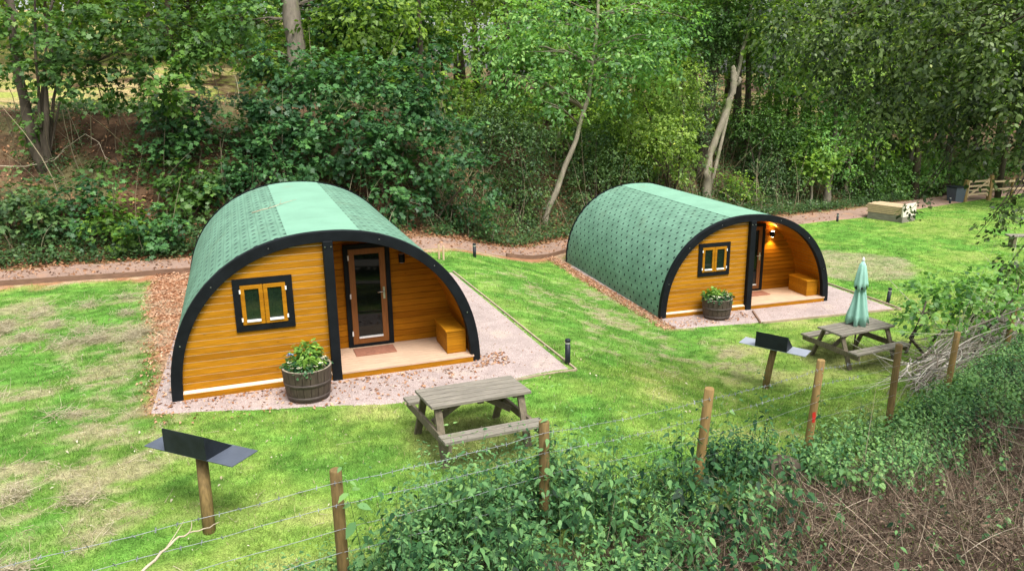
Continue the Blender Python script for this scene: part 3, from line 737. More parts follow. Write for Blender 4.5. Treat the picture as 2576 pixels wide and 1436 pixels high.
# ------------------------------------------------------------------ woodland
def dep(p): return p[1] * cp - (p[2] - CAM_H) * sp
def auto_n(blobs, size, per, K): return int(K * sum(math.pi * b[3] * b[5] for b in blobs) / (.42 * size * size) / per)
def wtree(name, label, cat, bpx, stems, crown, leaf, mat, size, bark, K=3.0, per=9, dd=0.0, **kw):
    if leaf == 'maple': per = 14; kw.setdefault('upb', 1.1); kw.setdefault('spread', .55)
    """bpx: where the base meets the ground in the picture; stems: [(px, py, ddepth, r)...]; crown: [(px, py, ddepth, rx, ry)]"""
    b = ground(*bpx); d0 = dep(b) + dd
    st = []
    for s in stems:
        pts = [b - Vector((0, 0, .3))]; rad = [s[0][3] * 1.25]
        for (px, py, ddp, r) in s: pts.append(at(px, py, d0 + ddp)); rad.append(r)
        fine = [pts[0]]; fr_ = [rad[0]]
        for i in range(len(pts) - 1):
            for k in range(1, 4):
                t = k / 3; q = pts[i].lerp(pts[i + 1], t)
                if k < 3: q += Vector((random.uniform(-1, 1), random.uniform(-1, 1), 0)) * min(.05, rad[i] * .5)
                fine.append(q); fr_.append(rad[i] + (rad[i + 1] - rad[i]) * t)
        st.append((fine, fr_))
    bl = [blob(px, py, d0 + ddp, rx, ry) for (px, py, ddp, rx, ry) in crown]
    return tree(name, label, cat, b, st, bl, leaf, LM[mat], auto_n(bl, size, per, K), per, size, MT[bark], **kw)

# --- large trees
wtree('hazel_tree', 'many stemmed hazel with ivy on its base at the left edge of the wood', 'tree', (112, 425),
      [[(70, 300, 0, .16), (40, 150, .2, .12), (20, -40, .3, .10)], [(105, 250, 0, .05), (120, 60, 0, .04), (150, -80, 0, .03)], [(135, 250, .1, .045), (170, 80, .2, .03), (220, -60, .2, .02)], [(98, 260, -.2, .05), (88, 120, -.2, .04), (90, -60, -.2, .03)], [(150, 260, .1, .03), (185, 210, .1, .02), (215, 170, .1, .015)], [(118, 300, -.2, .09), (112, 200, 0, .05)]],
      [(40, 40, 0, 100, 60), (160, 90, -.6, 110, 60), (260, 30, -.4, 110, 70), (370, 70, -.5, 110, 60), (300, 140, -1, 110, 50), (180, 170, -.8, 100, 42), (60, 150, -.4, 90, 45), (450, 130, -.8, 90, 50), (400, 190, -1.2, 100, 35), (490, 60, -.5, 90, 55), (560, 110, -.4, 70, 45), (330, 225, -1, 90, 25), (230, 215, -.8, 60, 25), (80, 330, -.3, 22, 45), (70, 270, -.2, 25, 30), (420, 235, -1.2, 60, 22), (600, 30, -.5, 80, 50)],
      'maple', 'hazel', .16, 'bark_dark', K=2.3, limbs=True)
wtree('sycamore_tree', 'big grey trunked sycamore rising behind the nearer pod', 'tree', (745, 235),
      [[(745, 110, 0, .40), (733, 20, 0, .38), (720, -120, 0, .34), (705, -300, 0, .28)]],
      [(640, -20, 0, 80, 40), (590, 60, -.4, 70, 40), (660, 130, -1.2, 90, 60), (830, 40, 1.2, 80, 60), (700, 200, -1.4, 80, 45), (780, 190, -1, 60, 40), (900, -20, 0, 100, 50)],
      'maple', 'sycamore', .17, 'bark_grey', K=2.4)
wtree('dark_trunked_tree', 'dark ivy clad trunk close beside the big grey sycamore trunk', 'tree', (835, 215),
      [[(832, 120, 0, .30), (822, 20, 0, .27), (815, -140, 0, .22)]],
      [(850, 110, -.6, 50, 40), (900, 60, -.3, 70, 45), (960, 90, -.2, 80, 50), (1020, 30, 0, 90, 45), (940, -40, 0, 100, 40), (1080, 100, -.2, 70, 45)],
      'maple', 'sycamore', .17, 'bark_dark', K=2.2)
wtree('ash_tree', 'slender pale trunk leaning right between the pods under a light green crown', 'tree', (1366, 566),
      [[(1372, 550, 0, .12), (1410, 450, 0, .11), (1450, 350, 0, .095), (1482, 240, .1, .08), (1497, 120, .2, .08), (1505, 0, .3, .06), (1512, -150, .4, .05)]],
      [(1300, 60, 0, 100, 55), (1400, 30, .4, 110, 55), (1500, 60, .2, 110, 60), (1600, 40, .2, 110, 55), (1350, 140, -.4, 100, 50), (1450, 150, -.2, 100, 50), (1560, 140, 0, 100, 50), (1660, 110, 0, 90, 50), (1290, 190, -.4, 80, 45), (1400, 220, -.8, 80, 35), (1390, 265, -1.2, 60, 28), (1540, 210, -.2, 80, 40), (1250, 120, 0, 70, 50), (1700, 40, .2, 80, 50), (1640, 170, 0, 70, 40)],
      'oval', 'ash', .17, 'bark_pale', K=2.7, per=12, spread=.6, droop=.5)
wtree('sallow_tree', 'yellow green bushy sallow with fine leaves behind the farther pod', 'tree', (1690, 500),
      [[(1680, 420, 0, .06), (1650, 330, 0, .05), (1610, 240, 0, .03)], [(1665, 420, 0, .05), (1590, 340, .2, .03), (1540, 260, .2, .02)], [(1710, 400, 0, .05), (1720, 300, 0, .03), (1715, 200, 0, .02)]],
      [(1640, 225, 0, 100, 55), (1710, 250, -.2, 70, 70), (1600, 290, -.2, 90, 45), (1700, 330, -.4, 70, 60), (1640, 350, -.5, 80, 40), (1720, 400, -.4, 45, 45), (1560, 240, 0, 70, 40), (1550, 330, 0, 60, 30), (1665, 180, 0, 80, 40), (1735, 200, -.2, 40, 40)],
      'nettle', 'willow', .14, 'bark_dark', K=2.8, per=16, spread=.6, droop=.6, dd=-1.6)
wtree('pale_trunk_tree', 'tall pale forked trunk with a broken knob behind the farther pod', 'tree', (1778, 500),
      [[(1778, 455, 0, .19), (1783, 400, 0, .17), (1806, 335, 0, .155), (1832, 270, 0, .14), (1846, 215, 0, .15), (1847, 185, 0, .135), (1842, 168, 0, .11)], [(1783, 400, .05, .13), (1806, 335, .1, .11), (1834, 250, .25, .10), (1862, 160, .35, .085), (1885, 60, .4, .07), (1905, -80, .5, .05)], [(1846, 222, 0, .07), (1860, 207, -.1, .09), (1859, 196, -.1, .06)]],
      [(1900, 40, .2, 80, 55), (1960, 110, .3, 70, 55), (1870, -30, .3, 90, 40), (1800, 20, -.2, 70, 45), (1790, 110, .4, 50, 50), (1930, 190, .4, 50, 40)],
      'oval', 'hazel', .13, 'bark_pale', K=2.6, limbs=False)
wtree('twin_dark_tree', 'dark ivy grown trunk just left of the pale forked trunk', 'tree', (1765, 470),
      [[(1768, 400, .6, .26), (1785, 280, .7, .25), (1800, 150, .8, .22), (1830, 0, 1, .18)]],
      [(1770, 320, .2, 28, 70), (1785, 220, .3, 32, 60), (1810, 130, .5, 40, 60), (1760, 60, .5, 70, 45), (1830, 60, .8, 60, 50)],
      'oval', 'scrub', .10, 'bark_dark', K=3.0, limbs=False)
wtree('hawthorn_tree', 'rounded mid green hawthorn right of the pale forked trunk', 'tree', (1900, 480),
      [[(1905, 420, 0, .07), (1920, 340, 0, .06), (1930, 280, 0, .04)], [(1895, 400, 0, .04), (1880, 330, 0, .03)]],
      [(1900, 285, 0, 60, 35), (1960, 300, 0, 60, 38), (2010, 330, 0, 60, 38), (1920, 335, -.2, 55, 25), (1870, 320, -.2, 40, 30)],
      'oval', 'hazel', .11, 'bark_dark', K=3.0)
wtree('young_maple_tree', 'young yellow green maple in front of the dark trees at the right', 'tree', (2040, 520),
      [[(2042, 470, 0, .05), (2050, 400, 0, .04), (2052, 350, 0, .03)]],
      [(2050, 370, -.2, 55, 32), (2085, 395, -.3, 45, 26), (2020, 400, -.2, 38, 26), (2060, 420, -.3, 45, 20)],
      'maple', 'bright', .15, 'bark_pale', K=2.6)
for (bx, by, tx, ty, r, lab) in ((2072, 522, 2100, 380, .17, 'stout pale stump like trunk at the path edge right of the farther pod'), (2125, 500, 2150, 300, .08, 'thin straight trunk next to the stout pale trunk by the path'),
                                 (2190, 495, 2205, 280, .11, 'grey ivy trunk behind the stack of sawn boards'), (2290, 480, 2300, 290, .12, 'dark trunk halfway between board stack and field gate'),
                                 (2370, 470, 2378, 280, .14, 'dark broad trunk behind the waste bin')):
    wtree('woodland_tree', lab, 'tree', (bx, by), [[((bx * 2 + tx) / 3, (by * 2 + ty) / 3, .1, r), ((bx + tx * 2) / 3, (by + ty * 2) / 3, .2, r * .85), (tx, ty, .3, r * .75), (tx + 10, ty - 260, .8, r * .5)]],
          [(tx - 50, ty - 30, -.3, 70, 50), (tx + 40, ty - 60, .2, 80, 55), (tx, ty - 130, .3, 90, 60), (tx - 60, ty - 180, .3, 80, 60), (tx + 30, ty + 30, -.3, 40, 35)],
          'oval', 'ash', .14, 'bark_grey' if r > .1 else 'bark_pale', K=1.9, group='trees at the far right of the wood')
# --- bushes on and above the bank
BUSH = [
 ('sycamore_bush', 'sycamore sapling bush standing out on the brown bank at left', (440, 425), [(430, 255, 0, 60, 40), (480, 300, -.1, 60, 38), (400, 310, 0, 55, 34), (450, 350, -.2, 70, 32), (430, 395, -.2, 40, 22), (520, 280, 0, 40, 30)], 'maple', 'sycamore', .16),
 ('dark_bush', 'broad dark leafy bush at the left edge above the path', (40, 590), [(30, 480, 0, 80, 45), (90, 530, -.2, 70, 40), (20, 560, -.3, 60, 35)], 'maple', 'scrub', .14),
 ('laurel_bush', 'dark green bush above the path between left edge and bright fern', (190, 600), [(170, 500, 0, 60, 40), (220, 545, -.2, 60, 38), (150, 565, -.2, 50, 30), (240, 480, .2, 50, 35)], 'maple', 'sycamore', .14),
 ('bright_shrub', 'bright yellow green ferny shrub over the path bank at left', (290, 630), [(285, 570, -.2, 55, 28), (330, 600, -.3, 50, 22), (260, 530, 0, 40, 24), (310, 545, -.1, 40, 22)], 'maple', 'bright', .14),
 ('low_bush', 'low rounded dark bush overhanging the path beside the nearer pod', (390, 640), [(390, 590, -.2, 55, 32), (430, 560, 0, 50, 32), (360, 555, 0, 45, 28), (420, 610, -.3, 40, 20)], 'maple', 'sycamore', .14),
 ('elder_bush', 'pale topped elder bush just left of the nearer pod roof', (470, 560), [(430, 440, 0, 45, 34), (475, 470, -.2, 50, 40), (510, 430, 0, 45, 34), (450, 510, -.2, 50, 30), (500, 520, -.2, 40, 28)], 'maple', 'hazel', .15),
 ('bramble_bush', 'tangled bush directly behind the left shoulder of nearer pod', (580, 520), [(560, 430, 0, 50, 30), (610, 415, 0, 50, 30), (650, 450, 0, 55, 32), (560, 480, -.2, 50, 28), (700, 425, 0, 50, 30), (330, 440, .8, 50, 26)], 'maple', 'sycamore', .14),
 ('hazel_bush', 'leafy hazel bush high on the bank between the hazel stems and the nearer pod', (620, 400), [(600, 330, 0, 50, 34), (650, 300, 0, 55, 36), (570, 370, -.1, 45, 28), (640, 370, -.1, 50, 30)], 'maple', 'sycamore', .16),
 ('bank_bush', 'small low leafy bush on brown bank left of the sapling bush', (300, 420), [(290, 395, 0, 45, 20), (330, 410, -.1, 45, 20), (250, 415, -.1, 40, 18)], 'maple', 'hazel', .14),
 ('shade_bush', 'dark low bush filling the hollow under the drooping bough', (1150, 580), [(1130, 500, 0, 55, 36), (1190, 530, 0, 50, 30), (1240, 540, .2, 45, 26), (1120, 555, -.1, 45, 22)], 'oval', 'sycamore', .13),
 ('sycamore_mass', 'tall sycamore thicket behind the nearer pod, its left half', (760, 520), [(720, 260, 0, 75, 45), (800, 230, .2, 80, 50), (700, 340, -.2, 70, 45), (780, 320, 0, 80, 50), (860, 300, 0, 70, 50), (740, 400, -.3, 80, 40), (830, 400, -.2, 80, 45), (880, 370, -.2, 60, 40), (640, 250, .2, 60, 40), (860, 190, .4, 70, 40), (790, 160, .5, 60, 35)], 'maple', 'sycamore', .17),
 ('sycamore_mass', 'tall sycamore thicket behind the nearer pod, its right half', (980, 540), [(930, 180, .4, 75, 50), (1000, 220, .2, 75, 50), (930, 280, 0, 75, 50), (1010, 310, -.2, 75, 50), (950, 380, -.2, 80, 48), (1040, 400, -.2, 75, 48), (960, 470, -.3, 75, 45), (1030, 500, -.4, 55, 45), (1000, 560, -.5, 40, 30), (1080, 270, 0, 65, 45), (1060, 180, .4, 70, 45)], 'maple', 'sycamore', .17),
 ('drooping_bough_bush', 'bush with one long pale bough drooping right over dark hollow', (1080, 560), [(1100, 370, -.6, 60, 24), (1160, 395, -.8, 55, 22), (1205, 430, -.9, 40, 22), (1235, 470, -1, 24, 22), (1100, 440, -.2, 55, 34), (1140, 330, 0, 70, 36)], 'maple', 'sycamore', .16),
 ('holly_bush', 'dark evergreen bush between the drooping bough and the leaning trunk', (1300, 560), [(1290, 330, .4, 75, 45), (1230, 280, .4, 70, 45), (1320, 410, 0, 60, 45), (1280, 470, 0, 55, 40), (1340, 480, 0, 40, 40), (1350, 330, .2, 60, 40), (1300, 530, 0, 55, 25), (1215, 350, .6, 60, 40)], 'oval', 'scrub', .11),
 ('thorn_bush', 'grey green thorn thicket right of the slender leaning trunk', (1500, 540), [(1470, 420, .2, 50, 40), (1530, 390, .3, 55, 36), (1460, 490, 0, 45, 35), (1530, 450, .2, 50, 32), (1440, 540, -.1, 35, 24), (1590, 410, .3, 45, 28), (1500, 330, .5, 60, 34)], 'oval', 'scrub', .10),
 ('green_shrub', 'bright green shrub low behind the ridge of the farther pod', (1850, 510), [(1850, 465, -.1, 40, 20), (1880, 485, -.2, 34, 16), (1830, 450, 0, 28, 16)], 'oval', 'bright', .11),
 ('hedge_bush', 'scrubby bush between pale forked trunk and young maple', (1960, 510), [(1950, 400, .5, 60, 40), (1990, 450, .2, 45, 32), (1930, 450, .2, 40, 30), (1900, 400, .6, 40, 32)], 'oval', 'scrub', .10),
 ('far_bush', 'bushy growth at the foot of trees left of the board stack', (2170, 510), [(2150, 420, .3, 50, 40), (2180, 470, 0, 45, 30), (2220, 430, .3, 50, 40), (2130, 470, .2, 30, 28)], 'oval', 'hazel', .13),
 ('grey_green_bush', 'pale grey green bush behind the stack of sawn boards', (2260, 500), [(2260, 430, .3, 50, 40), (2300, 450, .2, 50, 34), (2250, 480, 0, 40, 22), (2340, 420, .4, 45, 40)], 'oval', 'ash', .13),
 ('gate_bush', 'dark bush overhanging the waste bin near the field gate', (2400, 495), [(2380, 430, .2, 50, 36), (2430, 410, .5, 55, 40), (2480, 420, .8, 50, 34), (2345, 478, 0, 30, 18), (2540, 400, 1, 60, 45)], 'oval', 'hazel', .14),
]
for nm, lab, b, cr_, lf, mt, sz in BUSH:
    cx = sum(c[0] for c in cr_) / len(cr_); cyy = min(c[1] for c in cr_)
    stems = [[((b[0] * 2 + c[0]) / 3, (b[1] * 2 + c[1]) / 3 , 0, .035), (c[0], c[1], c[2], .012)] for c in cr_[::2]]
    wtree(nm, lab, 'bush', b, stems, cr_, lf, mt, sz, 'bark_dark', K=3.0, limbs=False, leafname='foliage')

# --- far wood that reads as one mass
rng = np.random.default_rng(5)
far = empty('far_woodland', (0, 40, g(0, 40)), 0, 'sunlit far woodland seen through the nearer trees', 'woodland'); far['kind'] = 'stuff'
fb = []; mb = MB()
for i in range(95):
    px = -250 + 3100 * (i + rng.random()) / 95; d = 36 + 24 * rng.random()
    x, y, _ = at(px, 300, d); gz = g(x, y)
    h = 5 + 7 * rng.random()
    fo_ = Vector((0, 40, g(0, 40)))
    h *= 1 + .5 * (px > 1500)
    pts, rad = up_stem((x, y, gz), (x + rng.normal() * .5, y, gz + h + 2), .12 + .12 * rng.random(), .05)
    mb.tube([p - fo_ for p in pts], rad, 6)
    for k in range(5 if px < 1500 else 8): fb.append((x + rng.normal() * 1.8, y + rng.normal() * 1.5, gz + h * (.35 + .75 * rng.random()), 1.3 + rng.random() * 1.3, 1.4, .9 + rng.random() * .9))
for i in range(120):      # low growth under them
    px = 500 + 2350 * rng.random(); d = 33 + 14 * rng.random()
    x, y, _ = at(px, 300, d); uu, vv_ = uv(x, y)
    if vv_ < path_far(uu) + 2.2: continue
    fb.append((x, y, g(x, y) + .9, 1.2 + rng.random(), 1.2, .8 + .6 * rng.random()))
mb.build('trunks', MT['bark_dark'], far)
me = leaf_mesh('foliage', [spray_leaves(rng, fb, auto_n(fb, .26, 9, 2.0), 9, .26, 'quad', .3, .7)], LM['far'], far.location); link('foliage', me, far)

# --- unseen wood edge added behind the viewer, shading the low sky before the pods
rng = np.random.default_rng(15)
back = empty('shade_woodland', (0, -14, 0), 0, 'unseen trees added behind the viewer to shade the low sky', 'woodland'); back['kind'] = 'stuff'
fb = []; mb = MB()
for i in range(30):
    a = -2.95 + 2.75 * (i + rng.random()) / 30; R_ = 13 + 7 * rng.random(); x, y = R_ * 1.25 * math.cos(a), R_ * math.sin(a) + 3; gz = g(x, y); h = 6 + 4 * rng.random()
    pts, rad = up_stem((x, y, gz), (x, y, gz + h), .2, .06); mb.tube([p - Vector((0, -14, 0)) for p in pts], rad, 6)
    for k in range(5): fb.append((x + rng.normal() * 1.2, y + rng.normal() * 1.2, gz + h * (.2 + .85 * rng.random()), 1.9, 1.9, 1.6))
mb.build('trunks', MT['bark_dark'], back)
link('foliage', leaf_mesh('foliage', [spray_leaves(rng, fb, auto_n(fb, .5, 8, 1.5), 8, .5, 'quad', .3, .8)], LM['scrub'], back.location), back)

# --- low growth on the woodland floor (ivy, bramble, ferns: ground cover)
rng = np.random.default_rng(9)
n = 38000
u = -12 + 52 * rng.random(n); dd_ = .15 + 8.5 * rng.random(n) ** 1.3; v = path_far(u) + dd_
x, y = xy(u, v)
dens = fbm(x * .7, y * .7, 91); keep = (dens + .22 * sst(2, 6, u) + .1 * rng.random(n) > .54)
x, y = x[keep], y[keep]; n = len(x); z = G(x, y)
P = np.stack([x, y, z + .05 + .28 * rng.random(n)], 1)
per = 5; PP = np.repeat(P, per, 0) + rng.normal(size=(n * per, 3)) * np.array([.13, .13, .06])
dv = rng.normal(size=(n * per, 3)); dv[:, 2] *= .4
nv = np.array([0, -.25, .9]) + rng.normal(size=(n * per, 3)) * .35
me = leaf_mesh('ground_cover', [leaf_geo(PP, dv, nv, .055 + .07 * rng.random(n * per), 'oval', np.clip(.35 + .2 * rng.normal(size=n * per) + .5 * (np.repeat(fbm(x * 2, y * 2, 95), per) - .5), 0, .95))], LM['scrub'])
o = link('ground_cover', me); tag(o, 'ivy and bramble covering the floor of the wood', 'ground cover', kind='stuff')
# thin dead stems standing in the wood
n = 900; u = np.concatenate([4 + 34 * rng.random(700), -10 + 14 * rng.random(200)]); v = path_far(u) + .3 + 6 * rng.random(n); x, y = xy(u, v)
p = np.stack([x, y, G(x, y) - .05], 1); d = np.stack([rng.normal(size=n) * .3, rng.normal(size=n) * .3, np.ones(n)], 1)
vv, sz, ix, _ = strands(p, d, .8 + 2.6 * rng.random(n), .008 + .018 * rng.random(n) ** 2, rng, 6, .5, .1)
cc = lerp(np.array([.12, .09, .05]) * np.ones((n, 3)), [.42, .36, .24], rng.random(n) ** 1.5)
o = link('thin_stems', col_mesh('thin_stems', [(vv, sz, ix, np.repeat(cc, len(sz) // n, 0))], MT['litter'])); tag(o, 'thin bare saplings and dead stems standing in the wood', 'stems', kind='stuff')
def dead_branch(name, label, pts, r0, mat, side=3, rng_=random):
    r = empty(name, pts[0], 0, label, 'branch'); b = Vector(pts[0]); P = [Vector(p) - b for p in pts]
    mb = MB(); fine = []
    for a, c in zip(P, P[1:]):
        for k in range(4): fine.append(a.lerp(c, k / 4) + Vector((random.uniform(-1, 1), random.uniform(-1, 1), random.uniform(-1, 1))) * r0 * .8)
    fine.append(P[-1]); n = len(fine)
    mb.tube(fine, [r0 * (1 - .75 * i / (n - 1)) for i in range(n)], 7, jit=.08)
    for k in range(side):
        i = int(n * (.35 + .5 * k / max(1, side))); d = (fine[min(i + 1, n - 1)] - fine[i]).normalized(); s = Vector((random.uniform(-1, 1), random.uniform(-1, 1), random.uniform(0, 1))).normalized()
        L = (P[-1] - P[0]).length * .16; mb.tube([fine[i], fine[i] + (d + s * .7) * L * .5, fine[i] + (d * 1.1 + s) * L], [r0 * .45, r0 * .3, r0 * .12], 5)
    mb.build('wood', mat, r); return r
q = ground(160, 420)
dead_branch('bent_branch', 'thin pale hoop of a bent branch on the brown bank at left', [ground(150, 385), at(215, 337, dep(q) - .2), at(250, 360, dep(q) - .4), at(268, 405, dep(q) - .5), ground(258, 450)], .011, MT['twig'])
dead_branch('fallen_branch', 'pale fallen branch lying at the foot of the hazel', [ground(-10, 440) + Vector((0, 0, .25)), ground(70, 437) + Vector((0, 0, .2)), ground(140, 430) + Vector((0, 0, .3)), ground(168, 408) + Vector((0, 0, .35))], .018, MT['twig'])
dead_branch('dead_stake', 'short grey broken stake standing on the bank above nearer pod', [ground(555, 425), at(555, 350, dep(ground(555, 425)))], .05, MT['twig_brown'], 1)

# --- near tree whose boughs hang into the picture at the upper right
base = Vector((11.2, 6.4, g(11.2, 6.4)))
OB = [(1985, 30, 11.5, 100, 70), (2090, 70, 11, 120, 90), (2200, 60, 10.8, 130, 100), (2330, 60, 10, 150, 110), (2460, 90, 9.5, 150, 130), (2570, 130, 9, 130, 160), (2090, 165, 11.5, 100, 55), (2200, 200, 11.2, 110, 75), (2300, 210, 10.6, 130, 90), (2420, 240, 10, 130, 95), (2540, 280, 9.6, 110, 110), (2240, 275, 11, 100, 55), (2360, 310, 10.5, 90, 55), (2480, 345, 10, 90, 50), (2590, 385, 9.6, 70, 55), (2000, 120, 11.6, 80, 50), (2700, 200, 9, 150, 200), (2300, -60, 10, 250, 60)]
SP = [(2548, 505, 9.4, 30, 26), (2520, 540, 9.4, 30, 18), (2490, 565, 9.4, 26, 16), (2462, 590, 9.4, 18, 10), (2575, 540, 9.3, 16, 30), (2560, 640, 9.2, 26, 22), (2540, 668, 9.2, 26, 20), (2575, 600, 9.2, 14, 20), (2330, 450, 10.2, 22, 26), (2312, 490, 10.2, 16, 18), (2300, 522, 10.2, 14, 12), (2430, 405, 10, 30, 20)]
bl = [blob(*b) for b in OB] + [blob(*b) for b in SP]
rng = np.random.default_rng(31); random.seed(31)
r = empty('overhanging_tree', base, 0, 'near tree whose small leaved boughs hang in from the upper right', 'tree')
mb = MB()
tr = [base + Vector((0, 0, -.3)), base + Vector((-.1, .1, 2)), base + Vector((-.3, .3, 4.5)), base + Vector((-.6, .8, 7.5)), base + Vector((-.8, 1.2, 10))]
mb.tube([p - base for p in tr], [.38, .30, .26, .2, .14], 12, jit=.05)
LB = []
for (px, py, d) in ((1990, 60, 11.6), (2150, 120, 11), (2120, 240, 11.4), (2320, 90, 10.3), (2300, 250, 10.8), (2420, 330, 10.3), (2540, 360, 9.8), (2560, 460, 9.5)):
    e = at(px, py, d); s = tr[2].lerp(tr[4], random.uniform(.1, .95)); span = (e - s).length
    pts = [s]
    for k in range(1, 9):
        t = k / 9; q = s.lerp(e, t); q.z += math.sin(math.pi * min(1, t * 1.15)) * span * .13 + random.uniform(-.12, .12); q.x += random.uniform(-.18, .18); q.y += random.uniform(-.25, .25); pts.append(q)
    pts.append(e); mb.tube([q - base for q in pts], [.075 * (1 - i / 9.3) ** 1.2 + .004 for i in range(10)], 6)
    for k in range(16):
        i = random.randint(2, 8); a = pts[i].lerp(pts[i + 1], random.random())
        b2 = a + Vector((random.uniform(-.7, .6), random.uniform(-.7, .7), random.uniform(-.7, .25))); mb.tube([a - base, (a + b2) / 2 - base + Vector((0, 0, .08)), b2 - base], [.014, .009, .003], 4)
    for i in (2, 3, 4, 5, 6): LB.append((pts[i].x, pts[i].y, pts[i].z - .1, .75, .75, .55))
for k in range(14): LB.append((base.x + random.uniform(-2.6, 2.6), base.y + random.uniform(-2, 3), base.z + random.uniform(5.5, 10.5), 1.3, 1.3, .9))
for b in SP:
    e = at(b[0], b[1], b[2]); s = e + Vector((.25, .05, .35)); mb.tube([s + Vector((.2, 0, .4)) - base, s - base, e - base + Vector((-.05, 0, -.05))], [.008, .006, .002], 4)
mb.build('trunk', MT['bark_dark'], r)
nb = auto_n(bl[:len(OB)], .072, 16, 2.1)
parts = [spray_leaves(rng, bl[:len(OB)], nb, 16, .072, 'oval', .8, .36, 1.7, .8), spray_leaves(rng, bl[len(OB):], auto_n(bl[len(OB):], .058, 9, 2.2), 9, .058, 'oval', .9, .16, 1.8, .7)]
parts.append(spray_leaves(rng, LB, auto_n(LB, .10, 12, 1.6), 12, .085, 'oval', .7, .36, 1.7, .8))
link('crown', leaf_mesh('crown', parts, LM['beech'], base), r)

# ------------------------------------------------------------------ rough bank in front
def nettles(rng, x, y, h, lmin=.05, lmax=.115, nodes=8, tpl='oval', tint=0.0):
    n = len(x); z = G(x, y); lean = rng.normal(size=(n, 2)) * .16
    t = np.linspace(.22, 1, nodes)[None, :] + rng.normal(size=(n, nodes)) * .02
    ctr = np.stack([x[:, None] + lean[:, :1] * h[:, None] * t ** 1.6, y[:, None] + lean[:, 1:] * h[:, None] * t ** 1.6, z[:, None] + h[:, None] * t], -1)
    ctr = np.repeat(ctr[:, :, None, :], 2, 2)
    az = rng.random((n, 1)) * 6.28 + np.arange(nodes)[None, :] * 1.57 + rng.normal(size=(n, nodes)) * .25
    az = np.stack([az, az + math.pi], -1)
    dz = -.40 - .55 * rng.random((n, nodes, 2)); dz = dz + np.linspace(0, .75, nodes)[None, :, None]
    d = np.stack([np.cos(az), np.sin(az), dz], -1); nr = np.stack([-np.cos(az) * dz * .5 + rng.normal(size=az.shape) * .42, -np.sin(az) * dz * .5 + rng.normal(size=az.shape) * .42, np.ones_like(az)], -1)
    sz = (lmin + (lmax - lmin) * (1 - np.abs(np.linspace(-.45, 1, nodes)) ** 1.5))[None, :, None] * (.75 + .5 * rng.random((n, nodes, 2)))
    ctr = ctr + d * .025
    sp2 = (fbm(x * 1.1, y * 1.1, 66) - .5) * 1.3
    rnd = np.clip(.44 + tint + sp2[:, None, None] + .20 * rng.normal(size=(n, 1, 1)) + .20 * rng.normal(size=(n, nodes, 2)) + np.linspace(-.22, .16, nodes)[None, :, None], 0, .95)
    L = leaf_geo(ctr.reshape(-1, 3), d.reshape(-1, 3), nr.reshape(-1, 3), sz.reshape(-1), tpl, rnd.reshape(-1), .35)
    p = np.stack([x, y, z - .02], 1); dd = np.stack([lean[:, 0], lean[:, 1], np.ones(n)], 1)
    st = strands(p, dd, h, np.full(n, .0045), rng, 4, .02)
    return L, st
rng = np.random.default_rng(77)
NV = []; ST = []
def scatter(n, x0, x1, y0, y1, f):
    x = x0 + (x1 - x0) * rng.random(n); y = y0 + (y1 - y0) * rng.random(n)
    k = rng.random(n) < f(x, y, fence_w(x, y)); return x[k], y[k]
# tall nettles along the fence
core = lambda x, y, w: sst(-.55, -.1, w) * sst(3.8, 1.6, w + .45 * np.clip(x - .8, 0, 5)) * sst(-1.75, -.9, x - .25 * w) * sst(3.6, 1.2, x + .3 * w)
x, y = scatter(700, -2.2, 3.2, 4, 9.4, lambda x, y, w: core(x, y, w) * sst(.30, .52, fbm(x * 1.5, y * 1.5, 13)))
h = (1 + .22 * sst(-1.3, -.6, x) * sst(1.0, .3, x)) * (.45 + .70 * rng.random(len(x))) * (.70 + .65 * fbm(x * 1.3, y * 1.3, 17)) * (1.15 - .25 * sst(.3, 1.5, fence_w(x, y)))
L, s_ = nettles(rng, x, y, np.maximum(h, .3), .045, .11, 9, 'nettle'); NV.append(L); ST.append(s_)
# fine leaved tangle between them
x, y = scatter(2300, -2.4, 3.6, 4, 9.6, lambda x, y, w: core(x, y, w) * sst(.28, .46, fbm(x * 2.1, y * 2.1, 14)))
h = (.20 + .55 * rng.random(len(x))) * (.6 + .7 * fbm(x * 1.1, y * 1.1, 18))
L, s_ = nettles(rng, x, y, h, .025, .06, 9, 'oval', .05); NV.append(L); ST.append(s_)
# taller thin shoots rising out of the mass
x, y = scatter(150, -1.7, 4.2, 4, 10, lambda x, y, w: sst(-.5, -.2, w) * sst(1.6, .6, w)); x, y = x[:70], y[:70]
L, s_ = nettles(rng, x, y, .85 + .55 * rng.random(len(x)), .03, .085, 8, 'nettle', .05); NV.append(L); ST.append(s_)
# nettles leaning into the lawn in front of the near table
x, y = scatter(900, -1.25, .75, 6.2, 8.4, lambda x, y, w: sst(-.85, -.6, w) * sst(.1, -.15, w) * sst(-1.25, -.9, x) * .62)
L, s_ = nettles(rng, x, y, .45 + .62 * rng.random(len(x)), .035, .10, 9, 'nettle', .06); NV.append(L); ST.append(s_)
# pale feathery weeds and darker dock like leaves here and there
x, y = scatter(500, -2.4, 3.2, 4, 9.4, lambda x, y, w: core(x, y, w) * sst(.48, .62, fbm(x * 1.9, y * 1.9, 44)))
L, s_ = nettles(rng, x, y, .5 + .6 * rng.random(len(x)), .03, .08, 12, 'narrow', .35); NV.append(L); ST.append(s_)
x, y = scatter(260, -2.4, 3.2, 4, 9.4, lambda x, y, w: core(x, y, w) * .8)
L, s_ = nettles(rng, x, y, .25 + .4 * rng.random(len(x)), .08, .17, 4, 'nettle', -.12); NV.append(L); ST.append(s_)
